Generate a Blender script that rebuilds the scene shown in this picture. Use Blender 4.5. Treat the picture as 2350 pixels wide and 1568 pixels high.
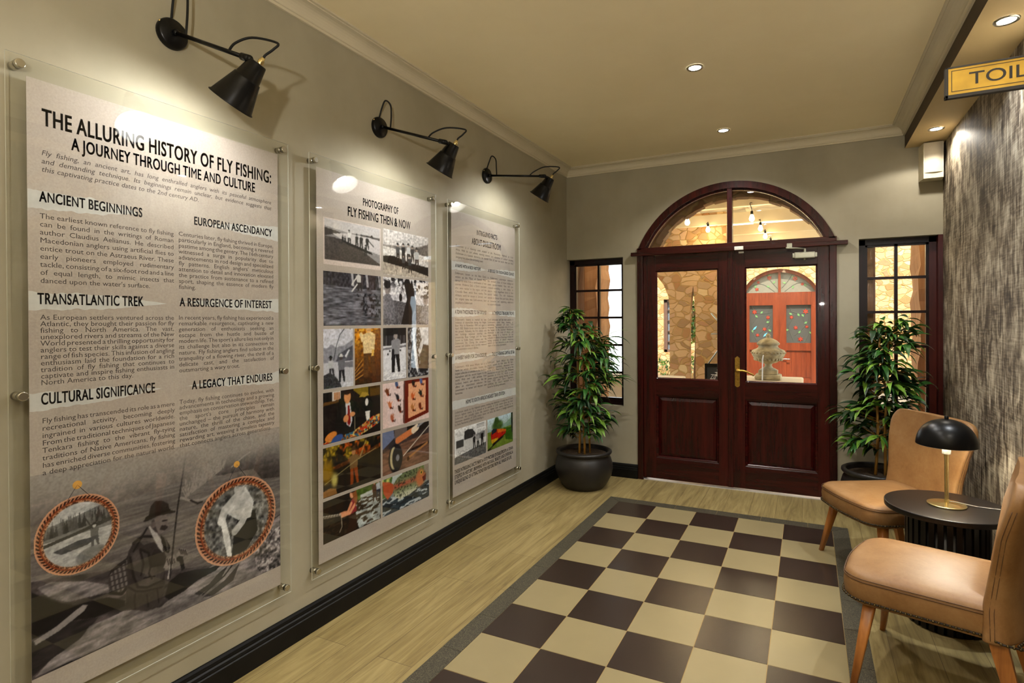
import bpy, bmesh, math, random
import numpy as np
from mathutils import Vector, Matrix

# ------------------------------------------------------------------ clearing
for _o in list(bpy.data.objects):
    bpy.data.objects.remove(_o)
scene = bpy.context.scene
COL = scene.collection
PI = math.pi

# ------------------------------------------------------------------ camera
F_PX, YAW, PITCH, ROLL = 1297.699, 0.453082, -0.004758, -0.005404
CAM = Vector((2.0816, 0.0, 1.42932))
_cy, _sy, _cp, _sp = math.cos(YAW), math.sin(YAW), math.cos(PITCH), math.sin(PITCH)
_f = Vector((-_sy * _cp, _cy * _cp, _sp))
_r0 = Vector((_cy, _sy, 0))
_u0 = _r0.cross(_f)
_r = _r0 * math.cos(ROLL) + _u0 * math.sin(ROLL)
_u = _u0 * math.cos(ROLL) - _r0 * math.sin(ROLL)
cam_data = bpy.data.cameras.new('camera')
cam_data.sensor_fit = 'HORIZONTAL'
cam_data.sensor_width = 36.0
cam_data.lens = F_PX / 2350 * 36.0
cam_data.shift_x = -47.336 / 2350
cam_data.shift_y = -38.544 / 2350
cam_data.clip_start = 0.05
cam = bpy.data.objects.new('camera', cam_data)
COL.objects.link(cam)
cam.matrix_world = Matrix(((_r.x, _u.x, -_f.x, CAM.x), (_r.y, _u.y, -_f.y, CAM.y),
                           (_r.z, _u.z, -_f.z, CAM.z), (0, 0, 0, 1)))
scene.camera = cam

# ------------------------------------------------------------------ view, sky, sun
scene.view_settings.view_transform = 'Standard'
scene.view_settings.look = 'None'
scene.view_settings.exposure = 0.95
scene.view_settings.gamma = 1.0
scene.view_settings.use_curve_mapping = False

world = bpy.data.worlds.new('sky')
scene.world = world
world.use_nodes = True
_wn = world.node_tree.nodes
_wn['Background'].inputs['Color'].default_value = (0.80, 0.90, 1.0, 1)
_wn['Background'].inputs['Strength'].default_value = 2.4


def add_light(name, kind, loc, energy, color=(1, 1, 1), radius=0.05, aim=None, **kw):
    d = bpy.data.lights.new(name, kind)
    d.energy = energy
    d.color = color
    if kind != 'SUN':
        d.shadow_soft_size = radius
    for k, v in kw.items():
        setattr(d, k, v)
    o = bpy.data.objects.new(name, d)
    COL.objects.link(o)
    o.location = loc
    if aim is not None:
        o.rotation_euler = (Vector(aim) - Vector(loc)).to_track_quat('-Z', 'Y').to_euler()
    return o


sun = add_light('sun', 'SUN', (0, 0, 20), 4.3, (1.0, 0.93, 0.82), aim=(-2.0, 15.0, 0))
sun.data.angle = 0.02

# room dimensions (metres)
D = 5.034          # back wall
XR = 2.972         # right wall
HC = 2.885         # ceiling
YB = -2.6          # wall behind the camera
WARM = (1.0, 0.80, 0.52)
NEUT = (1.0, 0.93, 0.82)

# ------------------------------------------------------------------ materials
def lin(c):
    return tuple((x / 12.92 if x <= 0.04045 else ((x + 0.055) / 1.055) ** 2.4) for x in c)


def rgb(r, g, b):
    return lin((r / 255, g / 255, b / 255)) + (1.0,)


class NT:
    """small helper round a material's node tree"""
    def __init__(s, name):
        s.m = bpy.data.materials.new(name)
        s.m.use_nodes = True
        s.t = s.m.node_tree
        s.n = s.t.nodes
        s.p = s.n['Principled BSDF']
        s.out = s.n['Material Output']

    def node(s, kind, **kw):
        nd = s.n.new(kind)
        for k, v in kw.items():
            setattr(nd, k, v)
        return nd

    def link(s, a, b):
        s.t.links.new(a, b)

    def coord(s, scale=(1, 1, 1), kind='Object', rot=(0, 0, 0)):
        tc = s.node('ShaderNodeTexCoord')
        mp = s.node('ShaderNodeMapping')
        mp.inputs['Scale'].default_value = scale
        mp.inputs['Rotation'].default_value = rot
        s.link(tc.outputs[kind], mp.inputs['Vector'])
        return mp.outputs['Vector']

    def noise(s, vec, scale=5, detail=4, rough=0.55, dist=0.0):
        nd = s.node('ShaderNodeTexNoise')
        nd.inputs['Scale'].default_value = scale
        nd.inputs['Detail'].default_value = detail
        nd.inputs['Roughness'].default_value = rough
        nd.inputs['Distortion'].default_value = dist
        if vec is not None:
            s.link(vec, nd.inputs['Vector'])
        return nd.outputs['Fac']

    def ramp(s, fac, stops, interp='LINEAR'):
        nd = s.node('ShaderNodeValToRGB')
        cr = nd.color_ramp
        cr.interpolation = interp
        while len(cr.elements) < len(stops):
            cr.elements.new(0.5)
        for e, (p, c) in zip(cr.elements, stops):
            e.position = p
            e.color = c
        s.link(fac, nd.inputs['Fac'])
        return nd.outputs['Color']

    def mix(s, fac, a, b, blend='MIX'):
        nd = s.node('ShaderNodeMix', data_type='RGBA', blend_type=blend)
        for sock, v in ((nd.inputs[0], fac), (nd.inputs[6], a), (nd.inputs[7], b)):
            if isinstance(v, (int, float, tuple)):
                sock.default_value = v
            else:
                s.link(v, sock)
        return nd.outputs[2]

    def math(s, op, a, b=0.0):
        nd = s.node('ShaderNodeMath', operation=op)
        for sock, v in ((nd.inputs[0], a), (nd.inputs[1], b)):
            if isinstance(v, (int, float)):
                sock.default_value = v
            else:
                s.link(v, sock)
        return nd.outputs[0]

    def color(s, c):
        if isinstance(c, tuple):
            s.p.inputs['Base Color'].default_value = c
        else:
            s.link(c, s.p.inputs['Base Color'])

    def set(s, rough=None, metal=None, spec=None, coat=None):
        for nm, v in (('Roughness', rough), ('Metallic', metal), ('Specular IOR Level', spec), ('Coat Weight', coat)):
            if v is None:
                continue
            if isinstance(v, (int, float)):
                s.p.inputs[nm].default_value = v
            else:
                s.link(v, s.p.inputs[nm])

    def bump(s, h, strength=0.2, dist=0.01):
        nd = s.node('ShaderNodeBump')
        nd.inputs['Strength'].default_value = strength
        nd.inputs['Distance'].default_value = dist
        s.link(h, nd.inputs['Height'])
        s.link(nd.outputs['Normal'], s.p.inputs['Normal'])


def plain(name, c, rough=0.5, metal=0.0, spec=0.5, var=0.12, vscale=18, bump=0.0, bscale=200):
    """a single-colour material with a little procedural variation"""
    t = NT(name)
    v = t.coord()
    n = t.noise(v, vscale, 3)
    dark = tuple(x * (1 - var) for x in c[:3]) + (1,)
    lite = tuple(min(1, x * (1 + var)) for x in c[:3]) + (1,)
    t.color(t.ramp(n, [(0.3, dark), (0.7, lite)]))
    t.set(rough, metal, spec)
    if bump:
        t.bump(t.noise(v, bscale, 2), bump, 0.002)
    return t.m


def emit(name, c, strength):
    t = NT(name)
    t.p.inputs['Base Color'].default_value = c
    t.p.inputs['Emission Color'].default_value = c
    t.p.inputs['Emission Strength'].default_value = strength
    return t.m


def clear_sheet(name, tint=(1, 1, 1, 1), gloss=1.0, rough=0.0, f0=0.04):
    """clear glass or acrylic: transparent, with a Fresnel reflection on top"""
    t = NT(name)
    lw = t.node('ShaderNodeLayerWeight')
    lw.inputs['Blend'].default_value = 0.5
    f5 = t.math('POWER', lw.outputs['Facing'], 5.0)
    fac = t.math('MULTIPLY', t.math('ADD', t.math('MULTIPLY', f5, 1 - f0), f0), gloss)
    tr = t.node('ShaderNodeBsdfTransparent')
    tr.inputs['Color'].default_value = tint
    gl = t.node('ShaderNodeBsdfGlossy')
    gl.inputs['Roughness'].default_value = rough
    mx = t.node('ShaderNodeMixShader')
    t.link(fac, mx.inputs[0])
    t.link(tr.outputs[0], mx.inputs[1])
    t.link(gl.outputs[0], mx.inputs[2])
    t.link(mx.outputs[0], t.out.inputs['Surface'])
    return t.m


def wall_paint(name, c, c2):
    t = NT(name)
    v = t.coord()
    n = t.noise(v, 1.6, 5, 0.6)
    n2 = t.noise(t.coord((14, 14, 2.0)), 1.0, 4)
    a = t.ramp(n, [(0.35, c), (0.68, c2)])
    t.color(t.mix(0.12, a, t.ramp(n2, [(0.3, c), (0.7, c2)])))
    t.set(0.62, 0, 0.35)
    t.bump(t.noise(v, 60, 3), 0.12, 0.003)
    return t.m


def wood(name, c1, c2, c3, rough=0.35, axis='z', scale=1.0, coat=0.0, bump=0.05, spec=0.5):
    t = NT(name)
    sc = {'z': (14, 14, 1.2), 'x': (1.2, 14, 14), 'y': (14, 1.2, 14)}[axis]
    v = t.coord(tuple(x * scale for x in sc))
    n = t.noise(v, 1.0, 6, 0.6, 0.6)
    n2 = t.noise(t.coord(tuple(x * scale * 5 for x in sc)), 1.0, 3)
    a = t.ramp(n, [(0.28, c1), (0.5, c2), (0.74, c3)])
    t.color(t.mix(0.25, a, t.ramp(n2, [(0.35, c1), (0.65, c3)])))
    t.set(rough, 0, spec, coat)
    t.bump(n2, bump, 0.002)
    return t.m


def stone(name, cols, mortar, scale=3.2, rough=0.9, bump=0.7, stretch=(1, 1, 1.5)):
    t = NT(name)
    v0 = t.coord(stretch)
    jig = t.node('ShaderNodeTexNoise')
    jig.inputs['Scale'].default_value = 3.0
    t.link(v0, jig.inputs['Vector'])
    add = t.mix(0.18, v0, jig.outputs['Color'])
    vo = t.node('ShaderNodeTexVoronoi', feature='F1')
    vo.inputs['Scale'].default_value = scale
    t.link(add, vo.inputs['Vector'])
    ed = t.node('ShaderNodeTexVoronoi', feature='DISTANCE_TO_EDGE')
    ed.inputs['Scale'].default_value = scale
    t.link(add, ed.inputs['Vector'])
    sep = t.node('ShaderNodeSeparateColor')
    t.link(vo.outputs['Color'], sep.inputs[0])
    k = len(cols)
    cell = t.ramp(sep.outputs[0], [((i + 0.5) / k, c) for i, c in enumerate(cols)])
    fine = t.noise(v0, 11, 6, 0.65)
    cell = t.mix(0.45, cell, t.ramp(fine, [(0.3, cols[0]), (0.7, cols[-1])]), 'OVERLAY')
    edge = t.ramp(ed.outputs['Distance'], [(0.015, (0, 0, 0, 1)), (0.07, (1, 1, 1, 1))])
    t.color(t.mix(edge, mortar, cell))
    t.set(rough, 0, 0.2)
    h = t.math('ADD', t.math('MULTIPLY', edge, 0.6), t.math('MULTIPLY', fine, 0.6))
    t.bump(h, bump, 0.03)
    return t.m


M = {}
M['wall'] = wall_paint('greige_wall_paint', rgb(150, 143, 122), rgb(166, 159, 138))
M['ceiling'] = wall_paint('cream_ceiling_paint', rgb(236, 222, 184), rgb(242, 229, 193))
M['cornice'] = wall_paint('cream_cornice_paint', rgb(200, 190, 164), rgb(210, 201, 176))
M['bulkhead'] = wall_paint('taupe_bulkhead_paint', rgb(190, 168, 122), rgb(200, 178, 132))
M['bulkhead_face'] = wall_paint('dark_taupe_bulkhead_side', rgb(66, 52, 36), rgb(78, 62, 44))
M['black_skirting'] = plain('black_gloss_skirting', rgb(12, 11, 10), 0.45, 0, 0.2, 0.25, 30, 0.1, 90)
M['mahogany'] = wood('mahogany', rgb(18, 4, 3), rgb(44, 6, 5), rgb(68, 12, 9), 0.27, 'z', 0.7, 0.05, 0.12, 0.3)
M['mahogany_x'] = wood('mahogany_rail', rgb(18, 4, 3), rgb(44, 6, 5), rgb(68, 12, 9), 0.27, 'x', 0.7, 0.05, 0.12, 0.3)
M['window_wood'] = wood('dark_window_wood', rgb(14, 6, 4), rgb(24, 8, 6), rgb(38, 12, 8), 0.3, 'z', 1, 0.0, .05, .25)
M['window_red'] = wood('red_window_jamb', rgb(40, 9, 6), rgb(58, 14, 9), rgb(76, 24, 14), 0.35, 'z', 1, 0.0, .05, .3)
M['black_metal'] = plain('black_metal', rgb(6, 6, 7), 0.32, 0.0, 0.25, 0.2)
M['black_cord'] = plain('black_cord', rgb(12, 12, 12), 0.6, 0, 0.3)
M['white_enamel'] = plain('white_enamel', rgb(232, 230, 222), 0.4)
M['brass'] = plain('brass', rgb(224, 204, 146), 0.26, 1.0, 0.5, 0.1)
M['old_brass'] = plain('aged_brass', rgb(176, 142, 70), 0.34, 1.0, 0.5, 0.3, 60, 0.2, 120)
M['chrome'] = plain('brushed_steel', rgb(196, 192, 180), 0.2, 1.0, 0.5, 0.05)
M['alu'] = plain('silver_closer', rgb(176, 176, 160), 0.35, 0.75, 0.5, 0.06)
M['white_plastic'] = plain('white_plastic', rgb(222, 220, 212), 0.4)
M['acrylic'] = clear_sheet('clear_acrylic', (0.985, 0.99, 0.985, 1), 1.0, 0.015)
M['acrylic_edge'] = plain('acrylic_edge', rgb(214, 216, 206), 0.2, 0, 0.6, 0.05)
M['glass'] = clear_sheet('window_glass', (0.97, 0.98, 0.97, 1), 0.8, 0.0)

# ------------------------------------------------------------------ mesh helpers
class MB:
    """collects shapes into one mesh"""
    def __init__(s):
        s.v, s.f, s.mi, s.sm = [], [], [], []

    def add(s, vs, fs, mi=0, smooth=False):
        o = len(s.v)
        s.v += [tuple(p) for p in vs]
        for f in fs:
            s.f.append(tuple(o + i for i in f))
            s.mi.append(mi)
            s.sm.append(smooth)
        return s

    def box(s, lo, hi, mi=0, bev=0.0):
        (x0, y0, z0), (x1, y1, z1) = lo, hi
        if bev <= 0:
            vs = [(x, y, z) for z in (z0, z1) for y in (y0, y1) for x in (x0, x1)]
            return s.add(vs, [(0, 2, 3, 1), (4, 5, 7, 6), (0, 1, 5, 4), (2, 6, 7, 3), (0, 4, 6, 2), (1, 3, 7, 5)], mi)
        bm = bmesh.new()
        bmesh.ops.create_cube(bm, size=1)
        for v in bm.verts:
            v.co = Vector(((x0 + x1) / 2 + v.co.x * (x1 - x0), (y0 + y1) / 2 + v.co.y * (y1 - y0),
                           (z0 + z1) / 2 + v.co.z * (z1 - z0)))
        bmesh.ops.bevel(bm, geom=bm.edges[:], offset=bev, segments=2, profile=0.6, affect='EDGES')
        bm.verts.index_update()
        s.add([v.co[:] for v in bm.verts], [[v.index for v in f.verts] for f in bm.faces], mi)
        bm.free()
        return s

    def lathe(s, prof, c=(0, 0, 0), n=32, axis=None, mi=0, smooth=True, cap0=False, cap1=False):
        """profile of (radius, height) turned about axis (default z)"""
        ax = Vector(axis).normalized() if axis else Vector((0, 0, 1))
        t = Vector((1, 0, 0)) if abs(ax.x) < 0.9 else Vector((0, 1, 0))
        e1 = ax.cross(t).normalized()
        e2 = ax.cross(e1)
        c = Vector(c)
        vs, fs = [], []
        for r, h in prof:
            for k in range(n):
                a = 2 * PI * k / n
                vs.append(c + ax * h + (e1 * math.cos(a) + e2 * math.sin(a)) * r)
        for i in range(len(prof) - 1):
            for k in range(n):
                k2 = (k + 1) % n
                fs.append((i * n + k, i * n + k2, (i + 1) * n + k2, (i + 1) * n + k))
        s.add(vs, fs, mi, smooth)
        if cap0:
            s.add(vs[:n], [tuple(range(n - 1, -1, -1))], mi)
        if cap1:
            s.add(vs[-n:], [tuple(range(n))], mi)
        return s

    def rod(s, a, b, r1, r2=None, n=12, mi=0):
        a, b = Vector(a), Vector(b)
        r2 = r1 if r2 is None else r2
        L = (b - a).length
        return s.lathe([(r1, 0), (r2, L)], a, n, (b - a), mi, True, True, True)

    def tube(s, pts, r, n=8, mi=0, close=False):
        """pipe along a polyline; r is a number or one radius per point"""
        P = [Vector(p) for p in pts]
        k = len(P)
        rr = r if isinstance(r, (list, tuple)) else [r] * k
        up = None
        vs, fs = [], []
        for i, p in enumerate(P):
            if close:
                d = P[(i + 1) % k] - P[i - 1]
            else:
                d = P[min(i + 1, k - 1)] - P[max(i - 1, 0)]
            d.normalize()
            if up is None:
                up = d.orthogonal().normalized()
            up = (up - d * up.dot(d))
            up = up.normalized() if up.length > 1e-6 else d.orthogonal().normalized()
            w = d.cross(up)
            for j in range(n):
                a = 2 * PI * j / n
                vs.append(p + (up * math.cos(a) + w * math.sin(a)) * rr[i])
        m = k if close else k - 1
        for i in range(m):
            i2 = (i + 1) % k
            for j in range(n):
                j2 = (j + 1) % n
                fs.append((i * n + j, i * n + j2, i2 * n + j2, i2 * n + j))
        s.add(vs, fs, mi, True)
        if not close:
            s.add(vs[:n], [tuple(range(n - 1, -1, -1))], mi)
            s.add(vs[-n:], [tuple(range(n))], mi)
        return s

    def sweep(s, prof, path_a, path_b, side, up=(0, 0, 1), mi=0):
        """a moulding: closed profile of (out, up) from point a to point b"""
        a, b, sd, up = Vector(path_a), Vector(path_b), Vector(side), Vector(up)
        n = len(prof)
        vs = [a + sd * o + up * h for o, h in prof] + [b + sd * o + up * h for o, h in prof]
        fs = [(i, (i + 1) % n, n + (i + 1) % n, n + i) for i in range(n)]
        fs += [tuple(range(n - 1, -1, -1)), tuple(range(n, 2 * n))]
        return s.add(vs, fs, mi)

    def prism(s, poly, e1, e2, o, ext, mi=0):
        """flat polygon (in plane e1,e2 at o) extruded by the vector ext"""
        e1, e2, o, ext = Vector(e1), Vector(e2), Vector(o), Vector(ext)
        n = len(poly)
        lo = [o + e1 * a + e2 * b for a, b in poly]
        hi = [p + ext for p in lo]
        fs = [tuple(range(n)), tuple(range(2 * n - 1, n - 1, -1))]
        fs += [(i, i + n, (i + 1) % n + n, (i + 1) % n) for i in range(n)]
        return s.add(lo + hi, fs, mi)

    def ball(s, c, r, n=12, mi=0, sc=(1, 1, 1)):
        c = Vector(c)
        vs, fs = [], []
        h = n // 2
        for i in range(h + 1):
            th = PI * i / h
            for k in range(n):
                a = 2 * PI * k / n
                vs.append(c + Vector((r * math.sin(th) * math.cos(a) * sc[0], r * math.sin(th) * math.sin(a) * sc[1],
                                      r * math.cos(th) * sc[2])))
        for i in range(h):
            for k in range(n):
                k2 = (k + 1) % n
                fs.append((i * n + k, (i + 1) * n + k, (i + 1) * n + k2, i * n + k2))
        return s.add(vs, fs, mi, True)

    def build(s, name, mats, parent=None, local=False, mods=None, fix=True):
        me = bpy.data.meshes.new(name)
        off = Vector((0, 0, 0))
        if parent is not None and not local:
            p, off = parent, Vector((0, 0, 0))
            while p is not None:
                off += p.location
                p = p.parent
        elif parent is None:
            xs = np.array(s.v)
            off = Vector(((xs[:, 0].min() + xs[:, 0].max()) / 2, (xs[:, 1].min() + xs[:, 1].max()) / 2, xs[:, 2].min()))
            off = Vector([round(q, 4) for q in off])
        me.from_pydata([(a - off.x, b - off.y, c - off.z) for a, b, c in s.v], [], s.f)
        mats = mats if isinstance(mats, (list, tuple)) else [mats]
        for m_ in mats:
            me.materials.append(M[m_] if isinstance(m_, str) else m_)
        me.polygons.foreach_set('material_index', s.mi)
        me.polygons.foreach_set('use_smooth', s.sm)
        me.update()
        if fix:
            bm = bmesh.new()
            bm.from_mesh(me)
            bmesh.ops.remove_doubles(bm, verts=bm.verts[:], dist=1e-6)
            bmesh.ops.recalc_face_normals(bm, faces=bm.faces[:])
            bm.to_mesh(me)
            bm.free()
        o = bpy.data.objects.new(name, me)
        COL.objects.link(o)
        if parent is not None:
            o.parent = parent
        else:
            o.location = off
        return o


def thing(name, label, cat, loc, group=None, rotz=0.0):
    o = bpy.data.objects.new(name, None)
    o.empty_display_size = 0.05
    COL.objects.link(o)
    o.location = loc
    o.rotation_euler = (0, 0, rotz)
    return tag(o, label, cat, group)


def tag(o, label, cat, group=None, kind=None):
    o['label'] = label
    o['category'] = cat
    if group:
        o['group'] = group
    if kind:
        o['kind'] = kind
    return o


def struct(o, label=None, cat=None):
    o['kind'] = 'structure'
    if label:
        o['label'] = label
    if cat:
        o['category'] = cat
    return o


def struct_empty(name, loc, label, cat):
    o = bpy.data.objects.new(name, None)
    COL.objects.link(o)
    o.location = loc
    return struct(o, label, cat)


def copy_tree(o, parent=None):
    c = o.copy()
    COL.objects.link(c)
    if parent is not None:
        c.parent = parent
    for ch in list(o.children):
        copy_tree(ch, c)
    return c


def smooth_path(pts, n=8):
    """Catmull-Rom through the points"""
    P = [Vector(p) for p in pts]
    out = []
    for i in range(len(P) - 1):
        p0, p1, p2, p3 = P[max(i - 1, 0)], P[i], P[i + 1], P[min(i + 2, len(P) - 1)]
        for k in range(n):
            t = k / n
            out.append(0.5 * ((2 * p1) + (p2 - p0) * t + (2 * p0 - 5 * p1 + 4 * p2 - p3) * t * t +
                              (3 * p1 - p0 - 3 * p2 + p3) * t ** 3))
    out.append(P[-1])
    return out


# ------------------------------------------------------------------ lettering
_GL = {}


def _eval_text(body, bold):
    cu = bpy.data.curves.new('t', 'FONT')
    cu.body = body
    cu.size = 1.0
    cu.resolution_u = 5 if bold else 2
    cu.offset = bold if not set(body) & set('MNW') else 0.0
    ob = bpy.data.objects.new('t', cu)
    COL.objects.link(ob)
    dg = bpy.context.evaluated_depsgraph_get()
    ev = ob.evaluated_get(dg)
    me = ev.to_mesh()
    vs = [(v.co.x, v.co.y) for v in me.vertices]
    fs = [tuple(p.vertices) for p in me.polygons]
    ev.to_mesh_clear()
    bpy.data.objects.remove(ob)
    bpy.data.curves.remove(cu)
    return vs, fs


def glyph(ch, bold):
    k = (ch, bold)
    if k not in _GL:
        if ch == ' ':
            _GL[k] = ([], [], 0.28)
        else:
            if ('|', bold) not in _GL:
                v1, _ = _eval_text('||', bold)
                v0, _ = _eval_text('|', bold)
                x0, x1 = max(a for a, b in v0), max(a for a, b in v1)
                _GL[('|', bold)] = (v0, [], x1 - x0)
                _GL[('_x', bold)] = x0
            vs, fs = _eval_text(ch, bold)
            v2, _ = _eval_text(ch + '|', bold)
            adv = max(a for a, b in v2) - _GL[('_x', bold)]
            _GL[k] = (vs, fs, adv)
    return _GL[k]


_CAPH = {}


def cap_height(bold):
    if bold not in _CAPH:
        _CAPH[bold] = max(b for a, b in glyph('H', bold)[0])
    return _CAPH[bold]


def word_width(w, bold, track):
    return sum(glyph(c, bold)[2] + track for c in w)


def put_line(mb, text, x0, x1, y, cap, bold=0.0, mode='fit', track=0.0, shear=0.0, sx=1.0, to3=None, heavy=False):
    """one line of lettering; mode 'fit' squeezes it between x0 and x1, 'just' spreads the words, 'left'/'center' place it"""
    s = cap / cap_height(bold)
    words = text.split(' ')
    ww = [word_width(w, bold, track) for w in words]
    sp = 0.28
    tot = sum(ww) + sp * (len(words) - 1)
    kx = s * sx
    if mode == 'fit':
        kx = (x1 - x0) / tot
    elif mode == 'just':
        gap_n = max(1, len(words) - 1)
        want = (x1 - x0) / kx
        sp = (want - sum(ww)) / gap_n
        if sp < 0.16 or sp > 1.3:
            sp = min(max(sp, 0.16), 1.3)
            kx *= (x1 - x0) / (kx * (sum(ww) + sp * gap_n))
    elif mode == 'left':
        kx = min(kx, (x1 - x0) / tot) if x1 else kx
    elif mode == 'center':
        x0 = (x0 + x1) / 2 - tot * kx / 2
    x = x0
    for w, wl in zip(words, ww):
        cx = x
        for c in w:
            vs, fs, adv = glyph(c, bold)
            if vs and fs:
                for dx in ((-.017, 0, .017) if bold and heavy else (0,)):
                    mb.add([to3(cx + (a + shear * b + dx) * kx, y + b * s) for a, b in vs], fs)
            cx += (adv + track) * kx
        x += (wl + sp) * kx


# ------------------------------------------------------------------ printed pictures
def _sm(t):
    return t * t * (3 - 2 * t)


def sstep(a, b, x):
    return _sm(np.clip((x - a) / (b - a), 0, 1))


class Pic:
    """a picture painted on a fine grid of coloured cells (for the prints on the posters)"""
    def __init__(s, w, h, nx, seed=0):
        s.w, s.h = w, h
        s.nx, s.ny = nx, max(2, int(round(nx * h / w)))
        s.asp = h / w
        s.X, s.Y = np.meshgrid(np.linspace(0, 1, s.nx), np.linspace(0, s.asp, s.ny))
        s.c = np.zeros((s.ny, s.nx, 3))
        s.seed = seed
        s.soft, s.contrast, s.grain, s.level = 1, 1.22, .055, .93

    @staticmethod
    def col(c):
        if isinstance(c, (int, float)):
            c = (c, c, c)
        return np.array(c, float) / 255

    def mix(s, m, c):
        s.c += (s.col(c) - s.c) * np.clip(m, 0, 1)[..., None]

    def grad(s, y0, c0, y1, c1):
        t = np.clip((s.Y - y0) / (y1 - y0), 0, 1)
        m = (s.Y >= min(y0, y1) - 1e-9) & (s.Y <= max(y0, y1) + 1e-9)
        g = s.col(c0) + (s.col(c1) - s.col(c0)) * t[..., None]
        s.c = np.where(m[..., None], g, s.c)

    def noise(s, fx, fy=None, octs=3, seed=0):
        fy = fy or fx
        out = np.zeros_like(s.X)
        amp, tot = 1.0, 0
        rng = np.random.default_rng(s.seed * 100 + seed)
        for o in range(octs):
            gx, gy = int(fx * 2 ** o) + 3, int(fy * 2 ** o * max(s.asp, .3)) + 3
            g = rng.random((gy, gx))
            px, py = s.X * fx * 2 ** o, s.Y * fy * 2 ** o
            px, py = np.clip(px, 0, gx - 1.001), np.clip(py, 0, gy - 1.001)
            ix, iy = px.astype(int), py.astype(int)
            tx, ty = _sm(px - ix), _sm(py - iy)
            v = (g[iy, ix] * (1 - tx) + g[iy, ix + 1] * tx) * (1 - ty) + (g[iy + 1, ix] * (1 - tx) + g[iy + 1, ix + 1] * tx) * ty
            out += v * amp
            tot += amp
            amp *= 0.55
        return out / tot * 2 - 1

    def mottle(s, fx, amt, fy=None, octs=3, seed=0, mask=1.0):
        n = s.noise(fx, fy, octs, seed)
        s.c = np.clip(s.c * (1 + (n * amt * mask)[..., None]), 0, 1)

    def ell(s, cx, cy, rx, ry, c, rot=0.0, soft=0.08):
        a, b = math.cos(rot), math.sin(rot)
        u, v = (s.X - cx) * a + (s.Y - cy) * b, -(s.X - cx) * b + (s.Y - cy) * a
        d = np.sqrt((u / rx) ** 2 + (v / ry) ** 2)
        s.mix(1 - sstep(1 - soft, 1 + soft, d), c)

    def pmask(s, pts):
        m = np.zeros(s.X.shape, bool)
        n = len(pts)
        for i in range(n):
            (x1, y1), (x2, y2) = pts[i], pts[(i + 1) % n]
            if y1 == y2:
                continue
            cond = (s.Y > min(y1, y2)) & (s.Y <= max(y1, y2))
            xi = x1 + (s.Y - y1) * (x2 - x1) / (y2 - y1)
            m ^= cond & (s.X < xi)
        return m.astype(float)

    def poly(s, pts, c, k=1.0):
        s.mix(s.pmask(pts) * k, c)

    def line(s, pts, w, c):
        for (x1, y1), (x2, y2) in zip(pts[:-1], pts[1:]):
            dx, dy = x2 - x1, y2 - y1
            L = dx * dx + dy * dy + 1e-12
            t = np.clip(((s.X - x1) * dx + (s.Y - y1) * dy) / L, 0, 1)
            d = np.hypot(s.X - x1 - t * dx, s.Y - y1 - t * dy)
            s.mix(1 - sstep(w * 0.5, w * 0.5 + 0.6 / s.nx, d), c)

    def figure(s, x, y, h, cloth, legs, skin, hat=None, lean=0.0, arm=None):
        """a small standing person, feet at (x, y)"""
        k = h
        s.poly([(x - .13 * k, y), (x - .02 * k, y), (x + lean * k * .5, y + .45 * k), (x + .12 * k, y), (x + .2 * k, y),
                (x + .15 * k + lean * k * .5, y + .52 * k), (x - .13 * k + lean * k * .5, y + .52 * k)], legs)
        s.poly([(x - .14 * k + lean * k * .5, y + .45 * k), (x + .15 * k + lean * k * .5, y + .45 * k),
                (x + .19 * k + lean * k, y + .8 * k), (x + .05 * k + lean * k, y + .86 * k), (x - .17 * k + lean * k, y + .8 * k)], cloth)
        s.ell(x + lean * k * 1.1, y + .92 * k, .075 * k, .09 * k, skin)
        if hat is not None:
            s.ell(x + lean * k * 1.1, y + .985 * k, .13 * k, .03 * k, hat)
            s.ell(x + lean * k * 1.1, y + 1.02 * k, .075 * k, .055 * k, hat)
        if arm:
            s.line([(x + lean * k, y + .78 * k)] + [(x + a * k, y + b * k) for a, b in arm], .075 * k, cloth)

    def build(s, name, parent, y0, z0, x, mat, mask=None, tex=None):
        """lay the picture on the plane at x, its lower left corner at (y0, z0)"""
        nx, ny = s.nx, s.ny
        for _ in range(s.soft):
            k = np.pad(s.c, ((1, 1), (1, 1), (0, 0)), 'edge')
            s.c = (k[1:-1, 1:-1] * 4 + k[:-2, 1:-1] + k[2:, 1:-1] + k[1:-1, :-2] + k[1:-1, 2:]) / 8
        s.c = np.clip((s.c - .46) * s.contrast + .43, 0, 1) * s.level
        s.mottle(nx * .45, s.grain, nx * .45, 1, 91)
        gy = y0 + s.X / 1.0 * s.w
        gz = z0 + s.Y / s.asp * s.h
        off = Vector((0, 0, 0))
        p = parent
        while p is not None:
            off += p.location
            p = p.parent
        co = np.stack([np.full(gy.size, x - off.x), gy.ravel() - off.y, gz.ravel() - off.z], 1).astype(np.float32)
        ii, jj = np.meshgrid(np.arange(nx - 1), np.arange(ny - 1))
        a = (jj * nx + ii).ravel()
        quads = np.stack([a, a + 1, a + 1 + nx, a + nx], 1)
        if mask is not None:
            mm = mask.ravel()
            quads = quads[mm[quads].sum(1) >= 3]
        me = bpy.data.meshes.new(name)
        me.vertices.add(len(co))
        me.vertices.foreach_set('co', co.ravel())
        me.loops.add(quads.size)
        me.loops.foreach_set('vertex_index', quads.ravel().astype(np.int32))
        me.polygons.add(len(quads))
        me.polygons.foreach_set('loop_start', (np.arange(len(quads)) * 4).astype(np.int32))
        me.update(calc_edges=True)
        c = np.clip(s.c, 0, 1)
        c = np.where(c <= 0.04045, c / 12.92, ((c + 0.055) / 1.055) ** 2.4)
        at = me.color_attributes.new('print', 'FLOAT_COLOR', 'POINT')
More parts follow.
